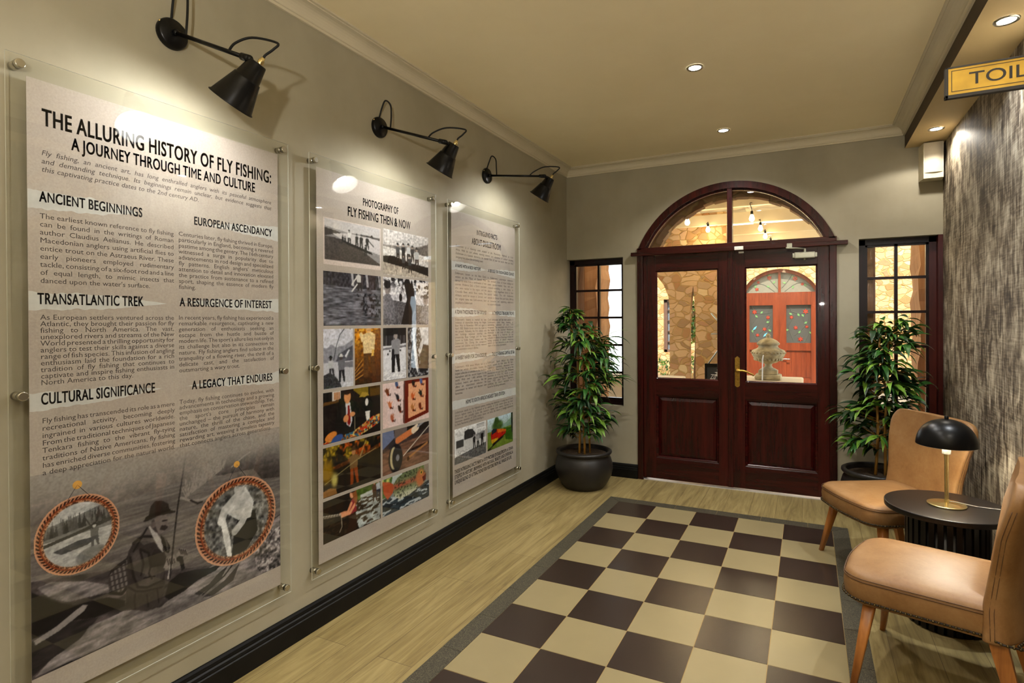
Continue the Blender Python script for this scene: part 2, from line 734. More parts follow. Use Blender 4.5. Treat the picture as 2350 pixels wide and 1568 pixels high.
        at.data.foreach_set('color', np.concatenate([c.reshape(-1, 3), np.ones((c.size // 3, 1))], 1).ravel().astype(np.float32))
        me.materials.append(M[mat])
        o = bpy.data.objects.new(name, me)
        COL.objects.link(o)
        o.parent = parent
        return o


def print_mat():
    t = NT('printed_picture')
    a = t.node('ShaderNodeAttribute', attribute_name='print')
    t.color(a.outputs['Color'])
    t.set(0.5, 0, 0.3)
    return t.m


M['print'] = print_mat()


def parchment():
    t = NT('parchment_print')
    v = t.coord()
    a = t.ramp(t.noise(v, 2.2, 5, 0.6), [(0.3, rgb(168, 156, 145)), (0.5, rgb(175, 164, 154)), (0.72, rgb(185, 177, 168))])
    b = t.ramp(t.noise(v, 1.3, 6, 0.65, 1.2), [(0.56, (0, 0, 0, 1)), (0.72, (1, 1, 1, 1))])
    c = t.mix(t.math('MULTIPLY', b, 0.4), a, rgb(190, 160, 120))
    g = t.ramp(t.noise(v, 170, 3, 0.6), [(0.3, rgb(158, 146, 135)), (0.7, rgb(206, 196, 186))])
    t.color(t.mix(0.22, c, g))
    t.set(0.55, 0, 0.25)
    return t.m


M['parchment'] = parchment()
M['torn_white'] = plain('white_torn_paper_print', rgb(196, 196, 192), 0.5, 0, 0.25, 0.05, 60)
M['ink'] = plain('dark_ink', rgb(38, 36, 50), 0.5, 0, 0.3, 0.05)
M['ink_soft'] = plain('grey_ink', rgb(74, 68, 66), 0.5, 0, 0.3, 0.05)

# ================================================================== ROOM SHELL
def vinyl_floor():
    t = NT('oak_vinyl_planks')
    v = t.coord((1, 1, 1), 'Object', (0, 0, PI / 2))
    br = t.node('ShaderNodeTexBrick')
    br.offset = 0.37
    br.inputs['Scale'].default_value = 1.0
    br.inputs['Brick Width'].default_value = 1.2
    br.inputs['Row Height'].default_value = 0.18
    br.inputs['Mortar Size'].default_value = 0.0012
    br.inputs['Bias'].default_value = 0.0
    br.inputs['Color1'].default_value = (0.25, 0.25, 0.25, 1)
    br.inputs['Color2'].default_value = (0.75, 0.75, 0.75, 1)
    t.link(v, br.inputs['Vector'])
    g = t.noise(t.coord((13, 1.1, 1)), 1.0, 8, 0.66, 2.2)
    g2 = t.noise(t.coord((70, 3.5, 1)), 1.0, 4, 0.6, 0.4)
    a = t.ramp(g, [(0.33, rgb(70, 54, 30)), (0.46, rgb(126, 109, 66)), (0.57, rgb(152, 135, 88)), (0.72, rgb(172, 156, 111))])
    b = t.ramp(g2, [(0.3, rgb(92, 75, 42)), (0.7, rgb(168, 152, 106))])
    c = t.mix(0.36, a, b)
    sep = t.node('ShaderNodeSeparateColor')
    t.link(br.outputs['Color'], sep.inputs[0])
    c = t.mix(0.25, c, t.ramp(sep.outputs[0], [(0.2, rgb(140, 120, 74)), (0.8, rgb(182, 162, 110))]))
    c = t.mix(br.outputs['Fac'], c, rgb(96, 78, 50))
    t.color(c)
    t.set(0.42, 0, 0.4)
    t.bump(g2, 0.08, 0.002)
    return t.m


M['vinyl'] = vinyl_floor()
M['tile_cream'] = plain('cream_tile', rgb(146, 133, 98), 0.3, 0, 0.5, 0.035, 6, 0.03, 60)
M['tile_brown'] = plain('brown_tile', rgb(49, 38, 32), 0.27, 0, 0.55, 0.06, 6, 0.03, 60)
M['grout'] = plain('tan_grout', rgb(158, 132, 84), 0.85)


def granite():
    t = NT('black_granite')
    v = t.coord()
    t.color(t.ramp(t.noise(v, 220, 3, 0.7), [(0.36, rgb(38, 36, 30)), (0.52, rgb(70, 66, 54)), (0.72, rgb(128, 120, 96))]))
    t.set(0.42, 0, 0.45)
    return t.m


M['granite'] = granite()

floor = struct(MB().box((-0.2, YB, -0.06), (3.2, 5.47, 0.0)).build('floor', 'vinyl'))
TX, TY, TS = 0.727, 4.325, 0.30
NROW = 15
tm = MB()
tm.box((TX, TY - NROW * TS, -0.004), (TX + 5 * TS, TY, 0.0012), 2)
for i in range(5):
    for j in range(NROW):
        g = 0.0016
        x0, y1 = TX + i * TS, TY - j * TS
        tm.box((x0 + g, y1 - TS + g, -0.003), (x0 + TS - g, y1 - g, 0.0026), 1 if (i + j) % 2 == 0 else 0)
tm.build('tile_inlay', ['tile_cream', 'tile_brown', 'grout'], floor)
gb = MB()
BW = 0.097
y_lo = TY - NROW * TS
zt = 0.0024


def slab(poly):
    gb.prism(poly, (1, 0, 0), (0, 1, 0), (0, 0, -0.003), (0, 0, zt + 0.003))


for sx, x0, x1 in ((0, TX - BW, TX), (1, TX + 5 * TS, TX + 5 * TS + BW)):
    y = TY
    first = True
    while y > y_lo:
        y2 = max(y_lo, y - (0.13 if first else 0.305))
        if first:
            top = [(x0, TY + BW), (x1, TY)] if sx == 0 else [(x1, TY + BW), (x0, TY)]
            if sx == 0:
                slab([(x0 + .001, y2 + .001), (x1 - .001, y2 + .001), (x1 - .001, TY - .002), (x0 + .001, TY + BW - .002)])
            else:
                slab([(x0 + .001, y2 + .001), (x1 - .001, y2 + .001), (x1 - .001, TY + BW - .002), (x0 + .001, TY - .002)])
        else:
            slab([(x0 + .001, y2 + .001), (x1 - .001, y2 + .001), (x1 - .001, y - .001), (x0 + .001, y - .001)])
        first = False
        y = y2
x = TX
cuts = [TX, TX + 0.13] + [TX + 0.13 + 0.305 * k for k in range(1, 5)] + [TX + 5 * TS]
for k in range(len(cuts) - 1):
    a, b = cuts[k], cuts[k + 1]
    a2 = TX - BW if k == 0 else a
    b2 = TX + 5 * TS + BW if k == len(cuts) - 2 else b
    slab([(a + .001, TY + .001), (b - .001, TY + .001), (b2 - .002, TY + BW), (a2 + .002, TY + BW)])
gb.build('granite_border', 'granite', floor)

# walls
struct(MB().box((-0.2, YB, 0), (0, 5.18, HC)).build('wall_left', 'wall'))
struct(MB().box((-0.2, YB - 0.15, 0), (3.2, YB, HC)).build('wall_rear', 'wall'))
struct(MB().box((-0.2, YB - 0.15, HC), (3.2, 5.47, HC + 0.14)).build('ceiling', 'ceiling'))
W1 = (0.0, 0.556, 0.65, 2.022)      # left window opening x0,x1,z0,z1
W2 = (2.437, XR, 0.66, 2.056)       # right window opening
DX0, DX1 = 0.690, 2.286             # door frame
DCX, DHW = 1.488, 0.798
ZSP = 2.055                         # arch springing
RISE = 0.553
RAD = (DHW ** 2 + RISE ** 2) / (2 * RISE)
ZC = ZSP + RISE - RAD


def arc(rad, n=40, zmin=ZSP, cx=DCX, zc=ZC):
    """points of the door arch left to right for a radius, cut at zmin"""
    a0 = math.asin(min(1, max(-1, (zmin - zc) / rad)))
    return [(cx + rad * math.cos(a), zc + rad * math.sin(a)) for a in [PI - a0 - (PI - 2 * a0) * k / n for k in range(n + 1)]]


def wall_piece(mb, poly, y0, y1, mi=0):
    mb.prism(poly, (1, 0, 0), (0, 0, 1), (0, y0, 0), (0, y1 - y0, 0), mi)


def rect(x0, x1, z0, z1):
    return [(x0, z0), (x1, z0), (x1, z1), (x0, z1)]


wb = MB()
y0, y1 = D, D + 0.14
wall_piece(wb, rect(W1[0], W1[1], 0, W1[2]), y0, y1)
wall_piece(wb, rect(W1[0], W1[1], W1[3], HC), y0, y1)
wall_piece(wb, rect(W1[1], DX0, 0, HC), y0, y1)
ar = arc(RAD)
wall_piece(wb, [(DX0, ZSP)] + ar[1:-1] + [(DX1, ZSP), (DX1, HC), (DX0, HC)], y0, y1)
wall_piece(wb, rect(DX1, W2[0], 0, HC), y0, y1)
wall_piece(wb, rect(W2[0], XR + .1, 0, W2[2]), y0, y1)
wall_piece(wb, rect(W2[0], XR + .1, W2[3], HC), y0, y1)
struct(wb.build('wall_back', 'wall', fix=False))


def wallpaper():
    t = NT('woven_streak_wallpaper')
    v1 = t.noise(t.coord((1, 52, 2.2)), 1.0, 5, 0.6, 0.3)
    v2 = t.noise(t.coord((1, 200, 10)), 1.0, 3, 0.6)
    h1 = t.noise(t.coord((1, 7, 110)), 1.0, 4, 0.6)
    bl = t.noise(t.coord((1, 5, 3.2)), 1.0, 5, 0.65, 0.5)
    bl2 = t.noise(t.coord((1, 15, 7)), 1.0, 4, 0.6, 0.8)
    s = t.math('ADD', t.math('MULTIPLY', v1, 0.75), t.math('MULTIPLY', h1, 0.35))
    s = t.math('ADD', s, t.math('MULTIPLY', v2, 0.35))
    s = t.math('ADD', s, t.math('MULTIPLY', bl, 0.95))
    s = t.math('ADD', s, t.math('MULTIPLY', bl2, 0.85))
    s = t.math('MULTIPLY', s, 0.308)
    t.color(t.ramp(s, [(0.40, rgb(44, 36, 30)), (0.475, rgb(92, 80, 66)), (0.525, rgb(152, 140, 120)), (0.60, rgb(206, 196, 174))]))
    t.set(0.6, 0, 0.3)
    t.bump(t.math('ADD', v1, h1), 0.2, 0.003)
    return t.m


M['wallpaper'] = wallpaper()
struct(MB().box((XR, YB, 0), (XR + 0.2, 5.18, HC)).build('wall_right', 'wallpaper'))

# bulkhead along the right wall, cornices, skirtings
BX, BZ = 2.737, 2.715
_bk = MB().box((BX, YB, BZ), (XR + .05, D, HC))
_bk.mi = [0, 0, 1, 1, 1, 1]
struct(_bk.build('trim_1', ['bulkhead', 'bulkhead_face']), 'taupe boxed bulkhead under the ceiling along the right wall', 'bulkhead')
CP = [(0, 0), (0.012, 0), (0.012, 0.012), (0.018, 0.014)] + \
     [(0.018 + 0.052 * (1 - math.cos(a)), 0.014 + 0.046 * math.sin(a)) for a in [PI / 2 * k / 6 for k in range(1, 7)]] + \
     [(0.076, 0.06), (0.076, 0.066), (0.088, 0.066), (0.088, 0.075), (0, 0.075)]
zc0 = HC - 0.075
struct(MB().sweep(CP, (0, YB, zc0), (0, D, zc0), (1, 0, 0)).build('trim_2', 'cornice'), 'cream moulded cornice along the left wall', 'cornice')
struct(MB().sweep(CP, (0.0, D, zc0), (BX, D, zc0), (0, -1, 0)).build('trim_3', 'cornice'), 'cream moulded cornice above the arched door wall', 'cornice')
struct(MB().sweep(CP, (BX, YB, zc0), (BX, D, zc0), (-1, 0, 0)).build('trim_4', 'cornice'), 'cream moulded cornice along the bulkhead', 'cornice')
SK = [(0, 0), (0.021, 0), (0.021, 0.078), (0.017, 0.082), (0.019, 0.088), (0.017, 0.097), (0.012, 0.102), (0.014, 0.108),
      (0.012, 0.118), (0.007, 0.126), (0, 0.127)]
struct(MB().sweep(SK, (0, YB, 0), (0, D, 0), (1, 0, 0)).build('baseboard_left', 'black_skirting'))
struct(MB().sweep(SK, (0.0, D, 0), (DX0, D, 0), (0, -1, 0)).build('baseboard_back', 'black_skirting'))
struct(MB().sweep(SK, (DX1, D, 0), (XR, D, 0), (0, -1, 0)).build('baseboard_back_right', 'black_skirting'))
struct(MB().sweep(SK, (XR, YB, 0), (XR, D, 0), (-1, 0, 0)).build('baseboard_right', 'black_skirting'))


# windows
def window(name, op, y, red=False, label=''):
    x0, x1, z0, z1 = op
    e = struct_empty(name, ((x0 + x1) / 2, y, z0), label, 'window')
    fw, fd = 0.048, 0.06
    b = MB()
    b.box((x0, y, z0), (x0 + fw, y + fd, z1), 1 if False else 0)
    b.box((x1 - fw * (1.55 if red else 0.5), y, z0), (x1, y + fd, z1), 1 if red else 0)
    b.box((x0, y, z0), (x1, y + fd, z0 + fw))
    b.box((x0, y, z1 - fw * 0.9), (x1, y + fd, z1))
    b.build('window_frame', ['window_wood', 'window_red'], e)
    xa, xb, za, zb = x0 + fw * .9, x1 - fw * (1.5 if red else .45), z0 + fw * .9, z1 - fw * .8
    if red:
        b = MB().box((x1 - 0.03, D + .002, z0), (x1 - 0.001, y, z1 - .0))
        b.build('jamb', 'window_red', e)
    s = MB()
    iw = 0.02
    # casement rim
    for lo, hi in (((xa, za), (xa + iw, zb)), ((xb - iw, za), (xb, zb)), ((xa, za), (xb, za + iw)), ((xa, zb - iw), (xb, zb))):
        s.box((lo[0], y + .012, lo[1]), (hi[0], y + .05, hi[1]))
    xm = (xa + xb) / 2
    s.box((xm - .011, y + .012, za), (xm + .011, y + .05, zb))
    for k in range(1, 5):
        zz = za + (zb - za) * k / 5
        s.box((xa, y + .006, zz - .010), (xb, y + .05, zz + .010))
    s.build('glazing_bars', 'window_wood', e)
    for i in range(2):
        for k in range(5):
            a, c = (xa, xm) if i == 0 else (xm, xb)
            zz0, zz1 = za + (zb - za) * k / 5, za + (zb - za) * (k + 1) / 5
            MB().box((a + .008, y + .030, zz0 + .008), (c - .008, y + .034, zz1 - .008)).build('pane', 'glass', e)
    return e


window('window_1', W1, D + 0.075, False, 'narrow dark wooden window beside the left wall')
window('window_2', W2, D + 0.075, True, 'narrow dark wooden window beside the streaked wallpaper')

# ================================================================== ARCHED DOOR
FW = 0.052
# frame with lintel
tf = MB()
yf0, yf1 = D - 0.012, D + 0.10
tf.box((DX0, yf0, 0), (DX0 + FW, yf1, ZSP - .01), 0, 0.004)
tf.box((DX1 - FW, yf0, 0), (DX1, yf1, ZSP - .01), 0, 0.004)
tf.box((DX0 + FW - .006, D + .050, 0), (DX0 + FW + .012, yf1, 2.018), 0)
tf.box((DX1 - FW - .012, D + .050, 0), (DX1 - FW + .006, yf1, 2.018), 0)
tf.box((DX0 + FW, D + .002, -.002), (DX1 - FW, D + .10, .006), 2)  # pale strip added to stand for light bleeding in under the doors
tf.box((0.640, D - 0.040, 2.018), (2.362, D - 0.0005, 2.052), 1, 0.004)
tf.box((DX0, yf0, 2.018), (DX1, yf1, 2.09), 1, 0.003)
struct(tf.build('trim_5', ['mahogany', 'mahogany_x', plain('pale_light_leak_strip', rgb(206, 204, 200), .3, .3)]), 'dark mahogany door frame with projecting lintel', 'door frame')
# fanlight
fan = struct_empty('window_3', (DCX, D, 2.09), 'half round fanlight with a centre bar above the double doors', 'fanlight')
fb = MB()
inner, outer = arc(RAD - 0.056, 40, 2.085), arc(RAD, 40, 2.075)
n = len(inner)
vs = [(x, yf0, z) for x, z in outer] + [(x, yf0, z) for x, z in inner] + [(x, yf1, z) for x, z in outer] + [(x, yf1, z) for x, z in inner]
fs = []
for i in range(n - 1):
    fs += [(i, i + 1, n + i + 1, n + i), (2 * n + i, 3 * n + i, 3 * n + i + 1, 2 * n + i + 1),
           (n + i, n + i + 1, 3 * n + i + 1, 3 * n + i), (i, 2 * n + i, 2 * n + i + 1, i + 1)]
fb.add(vs, fs)
# inner bead
bi = arc(RAD - 0.070, 40, 2.09)
vs = [(x, D + .03, z) for x, z in inner] + [(x, D + .03, z) for x, z in bi] + [(x, D + .06, z) for x, z in bi] + [(x, D + .06, z) for x, z in inner]
fs = []
for i in range(n - 1):
    fs += [(i, i + 1, n + i + 1, n + i), (n + i, n + i + 1, 2 * n + i + 1, 2 * n + i), (2 * n + i, 2 * n + i + 1, 3 * n + i + 1, 3 * n + i)]
fb.add(vs, fs)
fb.build('arched_frame', 'mahogany', fan)
MB().box((DCX - .020, D - .005, 2.08), (DCX + .020, D + .08, ZSP + RISE - .05), 0, .003).build('centre_bar', 'mahogany', fan)
for sgn in (-1, 1):
    pts = [p for p in arc(RAD - 0.066, 60, 2.088) if (p[0] - DCX) * sgn > 0.012]
    edge = DCX + sgn * 0.012
    pts = pts + [(edge, 2.088), (edge, ZC + math.sqrt((RAD - .066) ** 2 - .012 ** 2))] if sgn < 0 else \
        [(edge, ZC + math.sqrt((RAD - .066) ** 2 - .012 ** 2))] + pts + [(edge, 2.088)]
    if sgn < 0:
        pts = pts[:-2] + [pts[-1], pts[-2]]
    MB().prism(pts, (1, 0, 0), (0, 0, 1), (0, D + .042, 0), (0, .004, 0)).build('pane', 'glass', fan)


def leaf(name, x0, x1, gx0, gx1, px0, px1, label, meet):
    e = struct_empty(name, ((x0 + x1) / 2, D + .02, 0), label, 'door')
    ya, yb = D + 0.004, D + 0.048
    zb, zt = 0.021, 2.016
    gz0, gz1 = 0.915, 1.88
    pz0, pz1 = 0.205, 0.772
    st = MB()
    st.box((x0, ya, zb), (gx0, yb, zt), 0, .002)
    st.box((gx1, ya, zb), (x1, yb, zt), 0, .002)
    if meet:
        st.box((meet - .022, ya - .012, zb), (meet + .022, ya + .004, zt), 0, .004)
    st.build('stile', 'mahogany', e)
    rl = MB()
    for a, b in ((zb, pz0), (pz1, gz0), (gz1, zt)):
        rl.box((gx0, ya + .0008, a), (gx1, yb - .0008, b), 0, 0)
    rl.build('rail', 'mahogany_x', e)
    # raised and fielded panel with a moulding round it
    pn = MB()
    a0, a1 = gx0 - .001, gx1 + .001
    ym = ya + .016
    pn.box((a0, ym + .008, pz0), (a1, yb - .008, pz1))
    q = [(gx0 + .018, pz0 + .018, ym + .008), (gx0 + .050, pz0 + .050, ym - .004)]
    (xa, za, yA), (xb, zB, yB) = q
    xa2, za2, xb2, zB2 = gx1 - .018, pz1 - .018, gx1 - .050, pz1 - .050
    vs = [(xa, yA, za), (xa2, yA, za), (xa2, yA, za2), (xa, yA, za2), (xb, yB, zB), (xb2, yB, zB), (xb2, yB, zB2), (xb, yB, zB2)]
    pn.add(vs, [(0, 1, 5, 4), (1, 2, 6, 5), (2, 3, 7, 6), (3, 0, 4, 7), (4, 5, 6, 7)])
    pn.build('panel', 'mahogany', e)
    md = MB()
    for zz0, zz1, w in ((pz0, pz1, .020), (gz0, gz1, .012)):
        for (p, q2, o) in (((gx0, zz0), (gx1, zz0), (0, 0, 1)), ((gx0, zz1), (gx1, zz1), (0, 0, -1)),
                           ((gx0, zz0), (gx0, zz1), (1, 0, 0)), ((gx1, zz0), (gx1, zz1), (-1, 0, 0))):
            md.sweep([(0, 0), (w, 0), (w, .008), (w * .7, .014), (w * .35, .016), (0, .022)], (p[0], ym + .006, p[1]), (q2[0], ym + .006, q2[1]), o, (0, -1, 0))
    md.build('moulding', 'mahogany_x', e)
    MB().box((gx0 - .003, ya + .02, gz0 - .003), (gx1 + .003, ya + .024, gz1 + .003)).build('glass_pane', 'glass', e)
    return e


leaf('door_1', 0.744, 1.482, 0.856, 1.394, 0, 0, 'left leaf of the mahogany double door, without a handle', None)
dR = leaf('door_2', 1.486, 2.2335, 1.607, 2.150, 0, 0, 'right leaf of the mahogany double door, with brass handle and closer', 1.492)
# brass handle on its long plate
hx, hz = 1.546, 1.0
hp = MB()
ph = [(-.019, -.115), (-.012, -.125), (0, -.130), (.012, -.125), (.019, -.115), (.019, .108), (.021, .116), (.013, .121), (.006, .128), (0, .131),
      (-.006, .128), (-.013, .121), (-.021, .116), (-.019, .108)]
hp.prism(ph, (1, 0, 0), (0, 0, 1), (hx, D + .004, hz), (0, -.004, 0))
hp.prism([(a * .72, b * .88) for a, b in ph], (1, 0, 0), (0, 0, 1), (hx, D, hz), (0, -.002, 0))
hp.lathe([(.010, 0), (.010, .003), (.006, .004)], (hx, D - .002, hz - .055), 14, (0, -1, 0), cap1=True)
hp.build('handle_plate', 'old_brass', dR)
hl = MB()
hl.lathe([(.016, 0), (.016, .008), (.010, .014), (.009, .040)], (hx, D - .002, hz + .012), 16, (0, -1, 0))
hl.tube(smooth_path([(hx, D - .044, hz + .012), (hx + .03, D - .046, hz + .014), (hx + .07, D - .046, hz + .010), (hx + .10, D - .046, hz - .004), (hx + .125, D - .044, hz - .016),
                     (hx + .130, D - .042, hz - .026)], 4), [.010] * 4 + [.008] * 10 + [.0075] * 7, 10)
hl.ball((hx, D - .044, hz + .012), .0125, 12)
hl.build('door_handle', 'old_brass', dR)
# closer
dc = MB()
dc.box((1.985, D - .055, 1.925), (2.135, D + .004, 1.975), 0, .007)
dc.box((1.970, D - .045, 1.931), (2.150, D + .004, 1.969), 0, .006)
dc.lathe([(.012, 0), (.010, .014)], (2.06, D - .026, 1.925), 14, (0, 0, -1), cap1=True)
dc.build('door_closer', 'alu', dR)
da = MB()
da.lathe([(.012, 0), (.010, .030)], (2.06, D - .026, 1.975), 14, (0, 0, 1), cap1=True)
da.tube([(2.06, D - .026, 2.002), (2.00, D - .085, 2.004), (1.93, D - .10, 2.006)], .007, 8)
da.tube([(1.93, D - .10, 2.010), (1.945, D - .055, 2.012), (1.95, D - .046, 2.016)], .006, 8)
da.box((1.93, D - .052, 2.003), (1.97, D - .0395, 2.05), 0, .003)
da.build('closer_arm', 'alu', dR)

# ================================================================== WALL PANELS WITH POSTERS
XP = 0.0306      # printed face of the poster


def jag(n, seed, amp):
    rng = np.random.default_rng(seed)
    a = rng.uniform(-1, 1, n) * amp
    return a * 0.6 + np.convolve(a, [1, 1, 1], 'same') * 0.4


def torn(mb, left, right, zt0, zb0, zt1, zb1, seed, taper):
    """a torn strip of white paper from y=left to y=right; taper 'r' / 'l' says which end runs out"""
    n = 46
    ta, tb = jag(n, seed, .0032), jag(n, seed + 1, .0028)
    top, bot = [], []
    for k in range(n):
        t = k / (n - 1)
        y = left + (right - left) * t
        a, b = zt0 + (zt1 - zt0) * t, zb0 + (zb1 - zb0) * t
        w = 1.0
        if taper == 'r':
            w = min(1, (1 - t) / .45) ** .8
        elif taper == 'l':
            w = min(1, t / .45) ** .8
        m = (a * .45 + b * .55)
        top.append((y, m + (a - m) * w + ta[k] * w))
        bot.append((y, m + (b - m) * w + tb[k] * w))
    vs = [(XP + .0001, y, z) for y, z in top] + [(XP + .0001, y, z) for y, z in bot]
    mb.add(vs, [(i, i + 1, n + i + 1, n + i) for i in range(n - 1)])


class Words:
    def __init__(s, parent, x=XP + .0004):
        s.mb = {}
        s.parent = parent
        s.x = x

    def get(s, k):
        return s.mb.setdefault(k, MB())

    def line(s, key, text, y0, y1, z, cap, mode='fit', **kw):
        put_line(s.get(key), text, y0, y1, z, cap, mode=mode, heavy=True, track=.045 if key in 'tc' else 0.0, to3=lambda a, b: (s.x, a, b), **kw)

    def para(s, key, lines, y0, y1, zf, zl, cap, sx=1.0, shear=0.0, last_left=True):
        n = len(lines)
        for i, t in enumerate(lines):
            z = zf + (zl - zf) * i / max(1, n - 1)
            if i == n - 1 and last_left:
                s.line(key, t, y0, y1, z, cap, 'left', sx=sx, shear=shear)
            else:
                s.line(key, t, y0, y1, z, cap, 'just', sx=sx, shear=shear)

    def build(s, spec):
        for k, (nm, mat) in spec.items():
            if k in s.mb:
                s.mb[k].build(nm, mat, s.parent, fix=False)


def standoff(parent, y, z):
    b = MB()
    b.lathe([(.0125, 0), (.0125, .0318)], (0.0003, y, z), 20, (1, 0, 0), cap0=True, cap1=True)
    b.lathe([(.0135, .0363), (.0135, .047), (.0125, .0485), (.011, .049)], (0, y, z), 24, (1, 0, 0), cap0=True, cap1=True)
    b.build('standoff', 'chrome', parent)


def wall_panel(y0, y1, p0, p1, label):
    z0, z1, pz0, pz1 = 0.25, 2.212, 0.302, 2.157
    e = thing('wall_panel', label, 'display panel', (0, (y0 + y1) / 2, z0), 'framed posters on the left wall')
    sh = MB()
    sh.box((.0322, y0, z0), (.0362, y1, z1))
    sh.mi = [1, 1, 1, 1, 0, 0]          # the four narrow edges are frosted
    sh.build('acrylic_sheet', ['acrylic', 'acrylic_edge'], e)
    po = MB().box((.0296, p0, pz0), (XP, p1, pz1)).build('poster', 'parchment', e)
    for y in (y0 + .03, y1 - .03):
        for z in (.28, 1.222, 2.182):
            standoff(e, y, z)
    return e, po


BOLD = 0.016
CAPB = .0152      # body capital height
# ------------------------------------------------------------------ panel 1
e1, po1 = wall_panel(0.792, 1.764, 0.842, 1.712, 'largest clear panel nearest the camera, poster on the allure and history of fly fishing')
st = MB()
torn(st, .8425, 1.15, 1.827, 1.774, 1.832, 1.785, 1, 'r')
torn(st, 1.37, 1.7115, 1.815, 1.800, 1.843, 1.783, 3, 'l')
torn(st, .8425, 1.24, 1.526, 1.472, 1.520, 1.486, 5, 'r')
torn(st, 1.28, 1.7115, 1.522, 1.500, 1.532, 1.477, 7, 'l')
torn(st, .8425, 1.22, 1.225, 1.172, 1.222, 1.186, 9, 'r')
torn(st, 1.31, 1.7115, 1.214, 1.190, 1.222, 1.172, 11, 'l')
st.build('torn_paper_strip', 'torn_white', po1, fix=False)
w = Words(po1)
w.line('t', 'THE ALLURING HISTORY OF FLY FISHING:', .879, 1.682, 2.025, .050, bold=BOLD)
w.line('t', 'A JOURNEY THROUGH TIME AND CULTURE', .954, 1.602, 1.971, .038, bold=BOLD)
w.para('i', ['Fly fishing, an ancient art, has long enthralled anglers with its peaceful atmosphere', 'and demanding technique. Its beginnings remain unclear, but evidence suggests that',
             'this captivating practice dates to the 2nd century AD.'], .876, 1.678, 1.935, 1.886, CAPB, 1.0, .2)
for t, a, b, z, c in (('ANCIENT BEGINNINGS', .871, 1.161, 1.796, .031), ('EUROPEAN ASCENDANCY', 1.341, 1.682, 1.799, .030), ('TRANSATLANTIC TREK', .864, 1.162, 1.491, .033),
                      ('A RESURGENCE OF INTEREST', 1.286, 1.679, 1.494, .031), ('CULTURAL SIGNIFICANCE', .870, 1.198, 1.191, .034), ('A LEGACY THAT ENDURES', 1.329, 1.679, 1.187, .031)):
    w.line('t', t, a, b, z, c, bold=BOLD)
w.para('b', ['The earliest known reference to fly fishing', 'can be found in the writings of Roman', 'author Claudius Aelianus. He described', 'Macedonian anglers using artificial flies to',
             'entice trout on the Astraeus River. These', 'early pioneers employed rudimentary', 'tackle, consisting of a six-foot rod and a line', 'of equal length, to mimic insects that',
             "danced upon the water's surface."], .871, 1.266, 1.746, 1.554, CAPB, 1.05)
w.para('b', ['As European settlers ventured across the', 'Atlantic, they brought their passion for fly', 'fishing to North America. The vast,', 'unexplored rivers and streams of the New',
             'World presented a thrilling opportunity for', 'anglers to test their skills against a diverse', 'range of fish species. This infusion of angling', 'enthusiasm laid the foundation for a rich',
             'tradition of fly fishing that continues to', 'captivate and inspire fishing enthusiasts in', 'North America to this day.'], .870, 1.265, 1.444, 1.249, CAPB, 1.05)
w.para('b', ['Fly fishing has transcended its role as a mere', 'recreational activity, becoming deeply', 'ingrained in various cultures worldwide.', 'From the traditional techniques of Japanese',
             'Tenkara fishing to the vibrant fly-tying', 'traditions of Native Americans, fly fishing', 'has enriched diverse communities, fostering', 'a deep appreciation for the natural world.'],
       .872, 1.265, 1.135, .980, CAPB, 1.05)
w.para('b', ['Centuries later, fly fishing thrived in Europe,', 'particularly in England, becoming a revered', 'pastime among the gentry. The 16th century', 'witnessed a surge in popularity due to',
             'advancements in rod design and specialized', "fly patterns. English anglers' meticulous", 'attention to detail and innovation elevated', 'the practice from sustenance to a refined',
             'sport, shaping the essence of modern fly', 'fishing.'], 1.283, 1.687, 1.750, 1.557, CAPB, 1.05)
w.para('b', ['In recent years, fly fishing has experienced a', 'remarkable resurgence, captivating a new', 'generation of enthusiasts seeking an', 'escape from the hustle and bustle of',
             "modern life. The sport's allure lies not only in", 'its challenge but also in its connection to', 'nature. Fly fishing anglers find solace in the', 'tranquility of a flowing river, the thrill of a',
             'delicate cast, and the satisfaction of', 'outsmarting a wary trout.'], 1.281, 1.686, 1.445, 1.253, CAPB, 1.05)
w.para('b', ['Today, fly fishing continues to evolve, with', 'advancements in technology and a growing', 'emphasis on conservation stewardship. Yet,', "the sport's core principles remain",
             'unchanged \u2013 the pursuit of harmony with', 'nature, the thrill of the chase, and the', 'satisfaction of mastering a complex and', 'rewarding art, weaving a timeless tapestry',
             'that connects anglers across generations.'], 1.281, 1.686, 1.138, .980, CAPB, 1.05)
w.build({'t': ('heading_text', 'ink'), 'i': ('introduction_text', 'ink_soft'), 'b': ('body_text', 'ink_soft')})

# large faded photograph of an angler sitting on a rock
q = Pic(.87, .60, 400, 1)
q.grain, q.contrast = .07, 1.0
A = q.asp
q.grad(0, (116, 108, 106), A, (150, 140, 134))
q.mottle(9, .12)
shore = [(-.01, .49), (.057, .504), (.27, .524), (.494, .543), (.682, .525), (.898, .455), (1.01, .439)]
m = q.pmask(shore + [(1, A), (0, A)])
q.mix(m, (138, 126, 120))
q.mottle(46, .35, 46, 3, 3, m)
bank = q.pmask([(.604, .551), (.723, .606), (.853, .618), (1, .619), (1, .439), (.898, .455), (.852, .515), (.682, .525)])
q.mix(bank, (70, 62, 62))
q.mottle(70, .7, 70, 3, 4, bank)
wm = q.pmask(shore + [(1, .25), (.65, .15), (.3, .2), (0, .30)])
q.mix(wm, (138, 130, 128))
q.mottle(12, .34, 130, 3, 5, wm)
rng = np.random.default_rng(5)
for k in range(90):
    x = .53 + .17 * rng.random()
    y = .47 + .5 * (x - .53)
    q.line([(x, y), (x + rng.uniform(-.02, .035), y + rng.uniform(.03, .085))], .0028, (188, 178, 172))
q.line([(.508, .476), (.551, .449), (.603, .442), (.665, .454)], .008, (190, 182, 176))
q.line([(.55, .452), (.58, .43), (.60, .432)], .006, (40, 34, 36))
